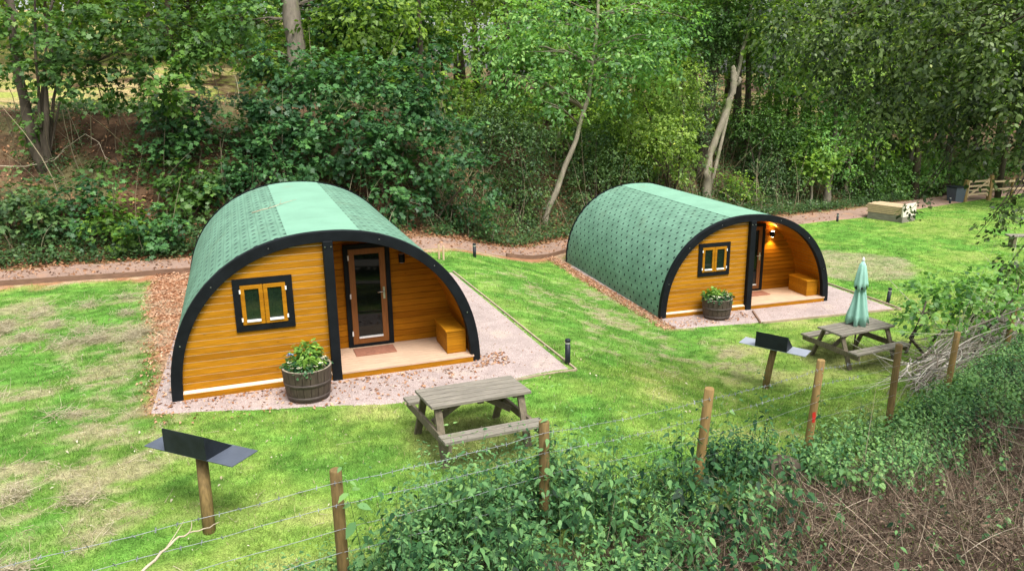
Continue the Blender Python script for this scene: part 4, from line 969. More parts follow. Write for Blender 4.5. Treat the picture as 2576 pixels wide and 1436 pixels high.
# bramble arches: round leaves in threes along curved canes
n = 170; x, y = scatter(600, -2.0, 3.8, 4, 9.8, lambda x, y, w: core(x, y, w) * .45); n = len(x); an = rng.random(n) * 6.28
p0 = np.stack([x, y, G(x, y) + .02], 1); L_ = .7 + .7 * rng.random(n); dv = np.stack([np.cos(an) * .6, np.sin(an) * .6, 1.0 + .3 * rng.random(n)], 1)
st = strands(p0, dv, L_, np.full(n, .005), rng, 9, .25, .75); ST.append(st); ctr = st[3][:, 2:, :]
q = np.repeat(ctr.reshape(-1, 3), 3, 0); m_ = len(q); aa = np.tile(np.array([0, 1.9, -1.9]), m_ // 3) + np.repeat(rng.random(m_ // 3) * 6.28, 3)
NV.append(leaf_geo(q, np.stack([np.cos(aa), np.sin(aa), -.25 + .2 * rng.normal(size=m_)], 1), np.array([0, 0, 1.]) + rng.normal(size=(m_, 3)) * .3, .05 + .045 * rng.random(m_), 'round', np.clip(.55 + .22 * rng.normal(size=m_), 0, .95)))
# lower nettles and bramble towards the right along the fence
x, y = scatter(6000, 2.0, 12, 6, 17, lambda x, y, w: sst(-.3, .2, w) * sst(1.75, 1.0, w + .5 * np.clip(4.9 - x, 0, 3) - .25 * sst(6, 9, x)) * sst(3.3, 4.3, x) * sst(.30, .46, fbm(x * .9, y * .9, 19)))
L, s_ = nettles(rng, x, y, .20 + .42 * rng.random(len(x)), .035, .09, 7, 'nettle', .3); NV.append(L); ST.append(s_)
x, y = scatter(5000, 2.0, 12, 6, 17, lambda x, y, w: sst(-.3, .2, w) * sst(2.1, 1.2, w + .4 * np.clip(4.9 - x, 0, 3)) * sst(3.1, 4.3, x) * sst(.34, .5, fbm(x * 1.2, y * 1.2, 29)))
L, s_ = nettles(rng, x, y, .15 + .45 * rng.random(len(x)), .025, .06, 8, 'round', .22); NV.append(L); ST.append(s_)
# sparse green in the dead bracken
x, y = scatter(900, .5, 10, 3.5, 12, lambda x, y, w: sst(.8, 1.6, w) * .38)
L, s_ = nettles(rng, x, y, .15 + .25 * rng.random(len(x)), .04, .085, 4, 'oval'); NV.append(L); ST.append(s_)
x, y = scatter(700, -3.4, -1.2, 4.5, 7, lambda x, y, w: sst(-.5, -.25, w) * .8 * sst(.3, .5, fbm(x * 1.7, y * 1.7, 36)))
L, s_ = nettles(rng, x, y, .18 + .28 * rng.random(len(x)), .035, .085, 6, 'nettle', .32); NV.append(L); ST.append(s_)
# few weeds at the foot of the fence at left
x, y = scatter(260, -5, -1, 3.5, 7, lambda x, y, w: sst(-.35, 0, w) * .6)
L, s_ = nettles(rng, x, y, .15 + .22 * rng.random(len(x)), .04, .08, 4, 'oval', .15); NV.append(L); ST.append(s_)
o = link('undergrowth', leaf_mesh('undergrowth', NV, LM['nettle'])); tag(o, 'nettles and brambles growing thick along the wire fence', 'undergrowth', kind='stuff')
cc = [(a, b, c, np.tile(np.array([.10, .15, .06]), (len(b), 1))) for a, b, c, _ in ST]
link('stems', col_mesh('stems', cc, MT['litter']), o)
# single tall plants that stand out
def tall(name, label, px, py, d, h, mat, n, lmin, lmax, nodes, group=None, spreadr=.08, tint=.1):
    c = at(px, py, d); x = c.x + rng.normal(size=n) * spreadr; y = c.y + rng.normal(size=n) * spreadr
    L, s_ = nettles(rng, x, y, h * (.75 + .35 * rng.random(n)), lmin, lmax, nodes, 'oval', tint)
    b = Vector((c.x, c.y, g(c.x, c.y))); r = empty(name, b, 0, label, 'plant', group)
    v_, s2, i2, _ = s_; link('foliage', leaf_mesh('foliage', [L, (v_, s2, i2, np.full(len(s2), .12))], LM[mat], b), r)
tall('tall_nettle', 'tallest nettle stem right beside the post nearest the picnic table', 905, 1300, 7.0, 1.25, 'nettle', 1, .06, .15, 8, spreadr=.05, tint=.2)
tall('tall_nettle', 'lone tall weed with drooping leaves between two fence posts', 1680, 1180, 8.0, 1.05, 'nettle', 1, .05, .14, 6, spreadr=.06)
tall('leafy_clump', 'feathery green weed clump right of the post with clear lawn behind', 1860, 1110, 9.0, .80, 'nettle', 34, .03, .075, 12, spreadr=.19)
tall('leafy_clump', 'dark leaved clump in front of the far picnic table bench', 2150, 960, 11.3, .75, 'scrub', 26, .04, .09, 9, spreadr=.28)
# leafy shrub at the right behind the fence
b = Vector((9.2, 15.9, g(9.2, 15.9)))
SH = [blob(2330, 740, 16, 45, 40), blob(2400, 735, 16, 55, 45), blob(2470, 725, 16.3, 60, 45), blob(2545, 715, 16.5, 60, 50), blob(2360, 790, 15.6, 45, 35), blob(2440, 780, 15.8, 55, 35), blob(2520, 770, 16, 55, 35), blob(2300, 790, 15.4, 25, 30), blob(2570, 660, 16.6, 40, 35)]
tree('hazel_shrub', 'leafy green shrub growing over the heap of cut branches', 'bush', b, [([b - Vector((0, 0, .2)), at(2290, 850, 15.2), at(2320, 790, 15.4), at(2335, 740, 15.8)], [.035, .03, .022, .01])] + [up_stem(b + Vector((.5 * k - .6, .1, 0)), at(2380 + 60 * k, 740, 16), .03, .01) for k in range(4)], SH, 'round', LM['ash'], auto_n(SH, .10, 8, 2.2), 8, .10, MT['bark_dark'], leafname='foliage', spread=.3)
# heap of cut branches
rng2 = np.random.default_rng(3); b = Vector((8.9, 14.9, g(8.9, 14.9))); n = 760
px_ = rng2.random(n); x = 7.5 + 5.0 * px_; y = np.interp(x, FX, FY) + .35 + .9 * rng2.random(n)
p = np.stack([x, y, G(x, y) + .05 + .95 * rng2.random(n) * np.sin(np.pi * np.clip(px_, .12, 1)) ** .6], 1)
d = np.stack([.9 + .2 * rng2.normal(size=n), .55 + .3 * rng2.normal(size=n), .22 * rng2.normal(size=n) + .12], 1) * np.where(rng2.random(n) < .4, -1, 1)[:, None]
v_, s2, i2, _ = strands(p, d, .35 + 1.3 * rng2.random(n), .005 + .020 * rng2.random(n) ** 3, rng2, 8, 1.1, .15, 4)
c_ = lerp(np.array([.11, .085, .06]) * np.ones((n, 3)), [.68, .63, .54], rng2.random(n) ** 1.15)
r = tag(link('brush_heap', col_mesh('brush_heap', [(v_ - np.array(b), s2, i2, np.repeat(c_, len(s2) // n, 0))], MT['litter']), None, b), 'heap of cut pale branches piled behind the fence at right', 'brush heap')
q0 = podpt(pod, (-1.02, 3.3, prof_z(1.02, -.02))); q1 = podpt(pod, (-.62, 3.2, prof_z(.62, -.02) + .01)); q2 = podpt(pod, (-.15, 3.55, prof_z(.15, -.03) + .01))
dead_branch('fallen_twig', 'thin brown twig lying across the roof top of nearer pod', [q0, q1, q2], .011, MT['twig'], 2)
# dark log and fallen stick on the wire
b = at(1960, 1068, 9.45); b.z = g(b.x, b.y) + .08
mb = MB(); mb.tube([(-.26, -.03, 0), (-.12, 0, .02), (.1, .01, .01), (.27, .03, -.02)], [.12, .15, .155, .13], 14, jit=.12)
mb.tube([(.05, -.1, .05), (.12, -.2, .12)], [.035, .02], 7)
tag(mb.build('rotten_log', MT['bark_dark'], None, b, rz=.1), 'dark rotten log lying by the fence near the red marked post', 'log')
dead_branch('fallen_branch', 'pale dead branch leaning on the fence wires at bottom left', [at(330, 1460, 5.75), at(405, 1390, 6.0), at(450, 1352, 6.15), at(500, 1335, 6.3), at(552, 1312, 6.45)], .013, MT['twig'], 2)
# dead bracken and sticks on the bank
rng = np.random.default_rng(55)
def bank(n, f):
    x = -1 + 15 * rng.random(n); y = 2.2 + 15 * rng.random(n); w = fence_w(x, y); k = rng.random(n) < f(x, y, w); return x[k], y[k]
blk = []
def add(x, y, L, rr, flat, lo, hi, m=6, bend=1.0, grav=.1, lift=.05):
    n = len(x); p = np.stack([x, y, G(x, y) + lift * rng.random(n)], 1)
    d = np.stack([rng.normal(size=n), rng.normal(size=n), flat * np.abs(rng.normal(size=n)) + .05], 1)
    v_, s2, i2, _ = strands(p, d, L, rr, rng, m, bend, grav); c = lerp(np.array(lo) * np.ones((n, 3)), hi, rng.random(n) ** 1.3)
    blk.append((v_, s2, i2, np.repeat(c, len(s2) // n, 0)))
dn_ = lambda x, y, w: sst(.5, 1.4, w) * sst(.3, 1.6, x + .35 * w)
x, y = bank(45000, dn_); add(x, y, .12 + .34 * rng.random(len(x)), .0028 + .0035 * rng.random(len(x)), 1.1, [.05, .034, .024], [.27, .20, .145])
x, y = bank(13000, dn_); add(x, y, .18 + .42 * rng.random(len(x)), .0022 + .003 * rng.random(len(x)), .6, [.20, .145, .10], [.60, .49, .36])
x, y = bank(420, lambda x, y, w: sst(-.1, .8, w) * sst(-1, 1, x)); add(x, y, .35 + .5 * rng.random(len(x)), .003 + .003 * rng.random(len(x)), .8, [.4, .32, .22], [.68, .58, .44], 6, .4, .1)
x, y = bank(240, dn_); add(x, y, .5 + .8 * rng.random(len(x)), .004 + .008 * rng.random(len(x)), .12, [.28, .22, .17], [.5, .42, .33], 6, .3, .05)
o = link('dead_bracken', col_mesh('dead_bracken', blk, MT['litter'])); tag(o, 'brown dead bracken and straw stalks covering the near bank', 'dead bracken', kind='stuff')
# curled dead leaves among them
def flat_leaves(name, label, x, y, z, size, lo, hi, seed, parent=None, tilt=.5):
    rg = np.random.default_rng(seed); n = len(x)
    d = rg.normal(size=(n, 3)); d[:, 2] *= tilt * .6; nr = np.array([0, 0, 1.]) + rg.normal(size=(n, 3)) * tilt
    v_, s2, i2, _ = leaf_geo(np.stack([x, y, z], 1), d, nr, size, 'oval', rg.random(n), .5)
    c = lerp(np.array(lo) * np.ones((n, 3)), hi, rg.random(n) ** 1.4)
    return tag(link(name, col_mesh(name, [(v_, s2, i2, c)], MT['litter']), parent), label, 'fallen leaves' if label else None, kind='stuff')
x, y = bank(80000, dn_)
flat_leaves('dead_fronds', 'crumpled brown dead fronds lying on the near bank', x, y, G(x, y) + .02 + .12 * rng.random(len(x)), .018 + .035 * rng.random(len(x)), [.07, .046, .033], [.28, .20, .14], 4, tilt=.9)
# leaf litter on path, bark strips and wood floor
u = -13 + 40 * rng.random(60000); v = path_near(u) + rng.random(60000) ** .8 * 8.5; d = v - path_far(u); x, y = xy(u, v)
k = rng.random(60000) < np.where(d < 0, .22 + .40 * sst(-.9, -.1, d) + .35 * sst(.55, .7, fbm(x, y, 7)), .75 * sst(7, 0, d)) * sst(28, 12, u)
u, v, x, y = u[k], v[k], x[k], y[k]
flat_leaves('fallen_leaves', 'orange brown dead leaves strewn along the path and wood floor', x, y, G(x, y) + .07, .06 + .06 * rng.random(len(x)), [.16, .075, .035], [.48, .26, .14], 6)
u = np.concatenate([-2.45 - rng.random(3600) ** .8 * 1.3, 8.02 + .4 * rng.random(1600), -2.7 + 5 * rng.random(450), 2.3 + .7 * rng.random(160), 8.5 + 2.2 * rng.random(200)])
v = np.concatenate([-.6 + 9.8 * rng.random(3600) ** .8, 3.4 + 9 * rng.random(1600), -.15 - 1.0 * rng.random(450) ** 2, -.3 + .6 * rng.random(160), 4.05 - .6 * rng.random(200)])
k = (u > -2.45) | (u > -2.95 - .11 * (v - 1) - .25 * rng.random(len(u))); u, v = u[k], v[k]
x, y = xy(u, v)
flat_leaves('bark_chips', 'orange bark chips in the strips beside the pods', x, y, G(x, y) + .035, .03 + .05 * rng.random(len(x)), [.26, .11, .05], [.62, .40, .26], 8, tilt=.35)

# long grass and dead stalks standing among the nettles
rng = np.random.default_rng(88)
x, y = scatter(6500, -6, 12, 3.5, 17, lambda x, y, w: sst(-.35, -.05, w) * sst(3, .8, w) * sst(.42, .62, fbm(x * 1.4, y * 1.4, 33))); n = len(x)
v_, s2, i2, _ = strands(np.stack([x, y, G(x, y) - .02], 1), np.stack([rng.normal(size=n) * .3, rng.normal(size=n) * .3, np.ones(n)], 1), .2 + .45 * rng.random(n), np.full(n, .0045), rng, 5, .5, .3)
c_ = lerp(np.array([.10, .20, .04]) * np.ones((n, 3)), [.34, .40, .14], rng.random(n)); c_ = np.where((rng.random(n) < .22)[:, None], np.array([.50, .42, .27]), c_)
o = link('long_grass', col_mesh('long_grass', [(v_, s2, i2, np.repeat(c_, len(s2) // n, 0))], MT['blade'])); tag(o, 'long unmown grass and straw standing along the fence', 'long grass', kind='stuff')
# raked out thatch lying on the scarified lawn
n = 60000; x = -11 + 19 * rng.random(n); y = 6 + 17 * rng.random(n); u, v = uv(x, y); _, th = lawn_rgb(x, y)
k = (rng.random(n) < th * .55) & (fence_w(x, y) < 0) & ~patio_mask(u, v) & (v < path_near(u) - .2) & ~((np.abs(u) < 2.7) & (v > -.1) & (v < 7)); x, y = x[k], y[k]; n = len(x)
hc = rng.random((260, 2)) * np.array([9.5, 16]) + np.array([-10.5, 6.5]); _, th_ = lawn_rgb(hc[:, 0], hc[:, 1]); hu, hv = uv(hc[:, 0], hc[:, 1])
hc = hc[(th_ > .25) & (fence_w(hc[:, 0], hc[:, 1]) < -.3) & (hu < -3.1) & (hv < 7)]
hx = np.concatenate([c[0] + rng.normal(size=130) * (.07 + .14 * rng.random()) for c in hc]); hy = np.concatenate([c[1] + rng.normal(size=130) * (.05 + .10 * rng.random()) for c in hc])
x = np.concatenate([x, hx]); y = np.concatenate([y, hy]); lift = np.concatenate([.03 * rng.random(n), .09 * rng.random(len(hx))]); n = len(x)
v_, s2, i2, _ = strands(np.stack([x, y, G(x, y) + .015 + lift], 1), np.stack([rng.normal(size=n), rng.normal(size=n), .25 * np.abs(rng.normal(size=n))], 1), .07 + .14 * rng.random(n), np.full(n, .0045), rng, 4, .9, .05)
c_ = lerp(np.array([.33, .28, .17]) * np.ones((n, 3)), [.62, .55, .39], rng.random(n))
o = link('dry_thatch', col_mesh('dry_thatch', [(v_, s2, i2, np.repeat(c_, len(s2) // n, 0))], MT['litter'])); tag(o, 'dry straw coloured thatch raked loose on the lawn', 'thatch', kind='stuff')
# loose stones on the gravel
n = 42000; x = -6 + 18 * rng.random(n); y = 10 + 16 * rng.random(n); u, v = uv(x, y); k = patio_mask(u, v) & ~((np.abs(u) < 2.5) & (v > .02)) & ~((np.abs(u - 10.9) < 2.5) & (v > 4.3)); x, y = x[k], y[k]; n = len(x)
r_ = (.006 + .012 * rng.random(n) ** 2)[:, None]; p = np.stack([x, y, G(x, y) + .014], 1); a1 = rng.random(n) * 6.28; e1 = np.stack([np.cos(a1), np.sin(a1), 0 * a1], 1); e2 = np.stack([-np.sin(a1), np.cos(a1), 0 * a1], 1); ez = np.array([0, 0, 1.])
V = np.stack([p + e1 * r_ * 1.3, p + e2 * r_, p - e1 * r_ * 1.2, p - e2 * r_ * .9, p + ez * r_ * .9 + e1 * r_ * .2], 1).reshape(-1, 3)
q = (np.arange(n) * 5)[:, None, None] + np.array([[0, 1, 4], [1, 2, 4], [2, 3, 4], [3, 0, 4]])[None]
c_ = lerp(np.array([.26, .185, .165]) * np.ones((n, 3)), [.60, .50, .46], rng.random(n)); c_ = np.where((rng.random(n) < .12)[:, None], np.array([.30, .17, .10]), c_)
o = link('loose_gravel', col_mesh('loose_gravel', [(V, np.full(n * 4, 3), q.reshape(-1), np.repeat(c_, 4, 0))], MT['litter'])); tag(o, 'loose pink grey stones on the gravel aprons', 'gravel', kind='stuff')
# ------------------------------------------------------------------ lawn grass
rng = np.random.default_rng(21)
def blades(n, x0, x1, y0, y1, hmin, hmax, wd, far_bias):
    x = x0 + (x1 - x0) * rng.random(n); y = y0 + (y1 - y0) * rng.random(n) ** far_bias
    u, v, d, wood, bed, strip = masks(x, y); c, th = lawn_rgb(x, y)
    k = (rng.random(n) > np.maximum(np.maximum(wood, strip), np.maximum(bed * .75, th * .55))) & ~patio_mask(u + .16 * (rng.random(n) - .5), v + .16 * (rng.random(n) - .5)) & ~((np.abs(u) < 2.6) & (v > 0) & (v < 6.8)) & (v < path_near(u) - .05)
    x, y, c, th = x[k], y[k], c[k], th[k]; n = len(x)
    z = G(x, y); h = (hmin + (hmax - hmin) * rng.random(n) ** 1.5) * (.55 + 1.1 * fbm(x * 3.5, y * 3.5, 63, 3))
    h = h * (1 + .7 * sst(.3, .05, np.abs(fence_w(x, y)))) 
    a = rng.random(n) * 6.28; b = np.stack([np.cos(a), np.sin(a), np.zeros(n)], 1); ln = rng.normal(size=(n, 3)) * .55; ln[:, 2] = 1
    p = np.stack([x, y, z - .005], 1); tip = p + unit(ln) * h[:, None]
    V = np.stack([p - b * wd, p + b * wd, tip], 1).reshape(-1, 3)
    cc = c * (.72 + .62 * rng.random(n))[:, None] * np.array([1.0, 1.05, .95]); dead = rng.random(n) < .05 + .3 * th
    cc = np.where(dead[:, None], np.array([.46, .38, .22]) * (.7 + .5 * rng.random(n))[:, None], cc)
    return V, np.full(n, 3), np.arange(n * 3), cc
bl_ = [blades(190000, -8, 8, 5.5, 14, .025, .08, .0045, 1), blades(140000, -13, 14, 12, 27, .03, .08, .007, 1), blades(60000, 8, 32, 18, 40, .03, .08, .011, 1)]
o = link('lawn_grass', col_mesh('lawn_grass', bl_, MT['blade'])); tag(o, 'short mown lawn grass with yellow and straw coloured patches', 'grass', kind='stuff')
# pale petals and dry bits dropped on the lawn
n = 1500; x = np.concatenate([-8 + 15 * rng.random(1000), -6 + 22 * rng.random(500)]); y = np.concatenate([6 + 8 * rng.random(1000), 12 + 14 * rng.random(500)])
u, v = uv(x, y); k = (fence_w(x, y) < .3) & ~((np.abs(u) < 2.7) & (v > -.1) & (v < 7)) & ~((np.abs(u - 10.9) < 2.7) & (v > 4.1) & (v < 11.2)) & (v < path_near(u) - .1); x, y = x[k], y[k]
flat_leaves('dropped_petals', 'pale petals and dry leaves scattered on the lawn', x, y, G(x, y) + .045, .018 + .035 * rng.random(len(x)) ** 2, [.30, .25, .14], [.60, .56, .42], 12, tilt=.3)

# ------------------------------------------------------------------ furniture on the lawn
def picnic(label, pos, rz, L, W, ntop, bd=.66, tilt=0):
    r = empty('picnic_table', pos, rz, label, 'picnic table', 'weathered picnic tables'); r.rotation_euler = (0, tilt, rz)
    mb = MB(); w = W / ntop
    for i in range(ntop):
        e = random.uniform(-.008, .008); mb.box(-L / 2 + e, L / 2 + e, -W / 2 + i * w, -W / 2 + (i + 1) * w - .016, .69 + random.uniform(-.002, .002), .73)
    mb.build('table_top', MT['grey_wood'], r, bev=.003)
    mb = MB()
    for x in (-L * .36, 0, L * .36): mb.box(x - .04, x + .04, -W / 2 + .05, W / 2 - .05, .645, .688)
    mb.build('batten', MT['dark_wood'], r)
    for s in (-1, 1):
        mb = MB()
        for i in range(2): mb.box(-L / 2, L / 2, s * bd - .125 + i * .128, s * bd - .125 + i * .128 + .112, .405, .445)
        mb.build('seat', MT['grey_wood'], r, bev=.003)
    for sx in (-1, 1):
        x = sx * L * .40
        for s in (-1, 1):
            mb = MB(); mb.beam((x + .026 * sx, s * .24, .68), (x + .026 * sx, s * .55, -.06), .045, .10, up=(1, 0, 0)); mb.build('leg', MT['dark_wood'], r, bev=.004)
        mb = MB(); mb.beam((x + .073 * sx, -bd - .12, .35), (x + .073 * sx, bd + .12, .35), .045, .11); mb.build('cross_beam', MT['dark_wood'], r, bev=.004)
        mb = MB(); mb.beam((x, 0, .36), (sx * L * .05, 0, .66), .045, .08); mb.build('brace', MT['dark_wood'], r)
    return r
def gpos(x, y, dz=0): return (x, y, g(x, y) + dz)
picnic('weathered slatted picnic table on the lawn before the nearer pod', gpos(-.58, 9.70), .455, 1.44, .67, 5, .69, .04)
t2 = picnic('grey picnic table with a closed green parasol standing in it', gpos(7.38, 15.71), .413, 1.54, .675, 5, .655)
# closed parasol
r = empty('parasol', gpos(7.45, 15.84, .10), .5, 'closed mint green parasol standing in the middle of a picnic table', 'parasol')
mb = MB(); mb.tube([(0, 0, -.08), (0, 0, 2.05)], .019, 10); mb.build('pole', MT['dark_wood'], r)
def folded(name, prof_, nf, amp, mat):
    mb = MB(); n = nf * 6; o = 0
    for j, (rad, z) in enumerate(prof_):
        for k in range(n):
            a = 2 * math.pi * k / n; f = .5 + .5 * math.cos(nf * a + .5 * math.sin(j * .7)); q = rad * (1 - amp * (1 - f) * min(1, j * .45)) * (1 + .05 * math.sin(3 * a + j))
            zz = z - (.10 * f + .05 * math.sin(2 * a) if j == len(prof_) - 1 else 0)
            mb.v.append((q * math.cos(a), q * math.sin(a), zz))
    for j in range(len(prof_) - 1):
        for k in range(n):
            a, b = j * n + k, j * n + (k + 1) % n; mb.f.append((a, a + n, b + n, b)); mb.m.append(0); mb.sm.append(True)
    ob = mb.build(name, mat, r); so = ob.modifiers.new('cloth', 'SOLIDIFY'); so.thickness = .006; return ob
folded('canopy', [(.02, 1.99), (.06, 1.92), (.085, 1.75), (.10, 1.55), (.11, 1.40), (.145, 1.2), (.19, 1.0), (.235, .84), (.26, .70)], 7, .5, MT['parasol'])
folded('top_flap', [(.022, 2.02), (.075, 1.93), (.12, 1.72), (.145, 1.55), (.15, 1.50)], 7, .25, MT['parasol'])
mb = MB(); mb.lathe([(.012, 2.0), (.03, 2.03), (.032, 2.06), (.02, 2.09), (.004, 2.11)], 12); mb.build('finial', MT['white'], r)
mb = MB(); mb.lathe([(.118, 1.42), (.124, 1.44), (.122, 1.47), (.116, 1.48)], 20, cap=False); mb.build('tie_strap', MT['charcoal'], r)
# barbecue stands
def bbq(label, px, plate_c, rz, pal, hz, tilt):
    b = Vector(px); r = empty('barbecue_stand', b, 0, label, 'barbecue stand', 'post mounted barbecue stands')
    top = Vector(plate_c) - b
    mb = MB(); mb.tube([(0, 0, -.2), (top.x * .5 + .004, top.y * .5, top.z * .5), (top.x, top.y, top.z - .006)], [.07, .066, .064], 14, jit=.02)
    mb.build('post', MT['post_wood'], r)
    M = Matrix.Translation(top) @ Matrix.Rotation(rz, 4, 'Z') @ Matrix.Rotation(tilt, 4, 'Y')
    mb = MB(); mb.box(-.64, .64, -.20, .20, 0, .012, 0, M); mb.build('tray', pal, r, bev=.003)
    a, b2 = (-.32, .29)
    mb = MB()
    mb.box(a, b2, -.205, -.197, .013, hz, 0, M)
    for x in (a, b2 - .008): mb.add([(x, -.197, .013), (x, .185, .013), (x, -.197, hz), (x + .008, -.197, .013), (x + .008, .185, .013), (x + .008, -.197, hz)], [(0, 2, 1), (3, 4, 5), (0, 1, 4, 3), (1, 2, 5, 4), (2, 0, 3, 5)], 0, False, M)
    mb.build('windshield', MT['charcoal'], r)
    mb = MB(); mb.box(a + .05, b2 - .05, -.15, .12, .013, .05, 0, M)
    for i in range(9): mb.box(a + .07 + i * .055, a + .078 + i * .055, -.15, .12, .05, .056, 0, M)
    mb.build('grill', MT['steel'], r)
bbq('round post barbecue stand with black windshield standing nearest, beside the wire fence', gpos(-3.38, 7.50), (-3.51, 7.85, .85), math.radians(-23.8), MT['slate'], .285, 0.0)
bbq('barbecue stand with pale tray wings beside the parasol table', gpos(4.92, 14.05), (5.09, 14.12, g(4.92, 14.05) + .83), math.radians(-36), MT['slate_pale'], .31, .03)
# barrel planters
def planter(label, pos, flowers_label, seed):
    r = empty('barrel_planter', pos, seed, label, 'planter', 'half barrel planters')
    mb = MB(); n = 20
    pr = [(.315, 0), (.345, .15), (.368, .32), (.382, .52)]
    for k in range(n):
        a0, a1 = 2 * math.pi * k / n + .012, 2 * math.pi * (k + 1) / n - .012
        vs = []
        for rr, z in pr:
            for a in (a0, a1): vs += [(rr * math.cos(a), rr * math.sin(a), z), ((rr - .03) * math.cos(a), (rr - .03) * math.sin(a), z)]
        fs = []
        for j in range(3):
            o = j * 4; fs += [(o, o + 2, o + 6, o + 4), (o + 1, o + 5, o + 7, o + 3), (o, o + 4, o + 5, o + 1), (o + 2, o + 3, o + 7, o + 6)]
        mb.add(vs, fs); mb.add(vs[-4:], [(0, 2, 3, 1)], 1)
    mb.lathe([(.30, .02), (.30, .03)], n)
    mb.build('barrel', [MT['barrel'], MT['barrel_rim']], r)
    for z, h in ((.035, .06), (.26, .05)):
        def rad(q): return float(np.interp(q, [p[1] for p in pr], [p[0] for p in pr]))
        mb = MB(); mb.lathe([(rad(z) + .001, z), (rad(z) + .006, z), (rad(z + h) + .006, z + h), (rad(z + h) + .001, z + h)], 32, cap=False); mb.build('hoop', MT['hoop'], r)
    mb = MB(); mb.lathe([(.35, .44), (.25, .462), (.1, .47), (.005, .475)], 24, cap=False); mb.build('soil', MT['soil'], r)
    rng = np.random.default_rng(seed)
    B = Vector(pos) + Vector((0, 0, .46))
    f = empty('flowering_plant', B, 0, flowers_label, 'flowers', 'plants filling the half barrels')
    pts = [(.02, .02, .16, .17, .17, .20), (-.13, .02, .10, .11, .11, .12), (.05, .06, .32, .09, .09, .13)]
    if seed == 2: pts = [(-.1, .0, .10, .16, .16, .13), (.12, .04, .08, .16, .16, .09), (-.15, .03, .2, .08, .08, .09)]
    me = leaf_mesh('foliage', [spray_leaves(rng, pts, 130, 7, .085, 'oval', .0, .10, 2.4, .9)], LM['flower_leaf']); link('foliage', me, f)
    low = [(.235 * math.cos(a), .235 * math.sin(a), .06, .09, .09, .06) for a in np.arange(0, 6.28, .8)]
    me = leaf_mesh('low_foliage', [spray_leaves(rng, low, 120, 6, .05, 'round', .1, .08, 2.4, .9)], LM['pansy_leaf']); link('low_foliage', me, f)
    def bloom(nm, mat, ps, s):
        mb = MB()
        for (x, y, z) in ps:
            Mx = Matrix.Translation((x, y, z)) @ Matrix.Rotation(random.uniform(-.8, .2), 4, 'X') @ Matrix.Rotation(random.uniform(0, 6), 4, 'Z')
            for k in range(5):
                a = k * 1.2566; q = s * random.uniform(.8, 1.1)
                mb.add([(0, 0, 0), (q * math.cos(a - .45), q * math.sin(a - .45), .006), (q * 1.25 * math.cos(a), q * 1.25 * math.sin(a), .012), (q * math.cos(a + .45), q * math.sin(a + .45), .006)], [(0, 1, 2, 3)], 0, False, Mx)
        mb.build(nm, mat, f)
    ang = [-.6, -.2, .25, .6, -1.2, -1.7, -2.3, 2.9, -2.8, .45, -.4] + ([-.9, -1.4, -2.0, .1, .8, -.1] if seed == 2 else [])
    bloom('white_blossom', MT['petal_white'], [(random.uniform(.22, .34) * math.cos(a), random.uniform(.22, .34) * math.sin(a), random.uniform(.06, .16)) for a in ang for _ in (0, 1)], .035)
    if seed == 1: bloom('blue_blossom', MT['petal_blue'], [(-.20 + random.uniform(-.06, .06), -.08 + random.uniform(-.05, .05), .24 + random.uniform(0, .04)) for _ in range(7)], .034)
planter('half barrel planter with the tall leafy plant at the nearer pod', gpos(-3.22, 11.27, .02), 'leafy green bedding plant with white and blue blossoms in barrel', 1)
planter('half barrel planter of low white pansies at the lamp lit pod', gpos(5.19, 18.68, .02), 'low white pansies filling the barrel by the lamp lit pod', 2)
# bollard lights along path and lawn
def bollard(label, pos, h, rz=0, lean=(0, 0)):
    r = empty('bollard_light', pos, rz, label, 'bollard light', 'black bollard lights'); r.rotation_euler = (lean[0], lean[1], rz)
    mb = MB(); mb.lathe([(.048, -.1), (.048, h - .10)], 16); mb.build('body', MT['charcoal'], r)
    mb = MB(); mb.lathe([(.040, h - .0995), (.040, h - .055)], 16); mb.build('lens', MT['lamp_lens'], r)
    mb = MB(); mb.lathe([(.05, h - .0545), (.05, h - .012), (.03, h)], 16); mb.build('cap', MT['charcoal'], r)
for lab, px, py, h in (('black bollard light on the lawn by the gravel corner of the nearer pod', 1428, 916, .47), ('black bollard light between the two pods beside the woodland path', 1194, 647, .42),
                       ('leaning black bollard light beyond the parasol', 2233, 762, .42), ('small black bollard light beside the path just past the farther pod', 2106, 558, .36),
                       ('tiny bollard light by the path near the field gate', 2389, 513, .36)):
    p = ground(px, py); bollard(lab, p, h, 0, (0, .07) if 'leaning' in lab else (0, 0))
for i, (px, py, h, lab) in enumerate(((1105, 652, .42, 'short pale marker stake behind the nearer pod, left one'), (1116, 654, .40, 'short pale marker stake behind the nearer pod, right one'))):
    p = ground(px, py); mb = MB(); mb.box(-.025, .025, -.02, .02, -.1, h); tag(mb.build('marker_stake', MT['timber_new'], None, p, bev=.004, rz=.4), lab, 'stake', 'pale marker stakes')
# stack of sawn boards and tyre on the far path
p = ground(2245, 553); r = empty('timber_stack', p, -.95, 'stack of sawn boards with a pale end panel beside the far path', 'timber stack')
mb = MB()
for j in range(5):
    for i in range(4):
        e = random.uniform(-.1, .06); mb.box(-.95 + e, .62, -.45 + i * .24, -.45 + i * .24 + .22, .30 + j * .075, .30 + j * .075 + .06)
mb.build('boards', MT['timber_new'], r)
mb = MB(); mb.box(-.9, .62, -.45, .5, 0, .28); mb.build('base', MT['grey_wood'], r)
mb = MB(); mb.box(.63, .70, -.5, .55, .25, .78); mb.build('end_panel', MT['timber_white'], r)
mb = MB(); mb.box(.63, .69, -.5, .55, 0, .24); mb.build('end_base', MT['grey_wood'], r)
p = ground(2196, 546); mb = MB(); mb.lathe([(.14, -.09), (.25, -.10), (.29, -.05), (.29, .05), (.25, .10), (.14, .09)], 24, cap=False)
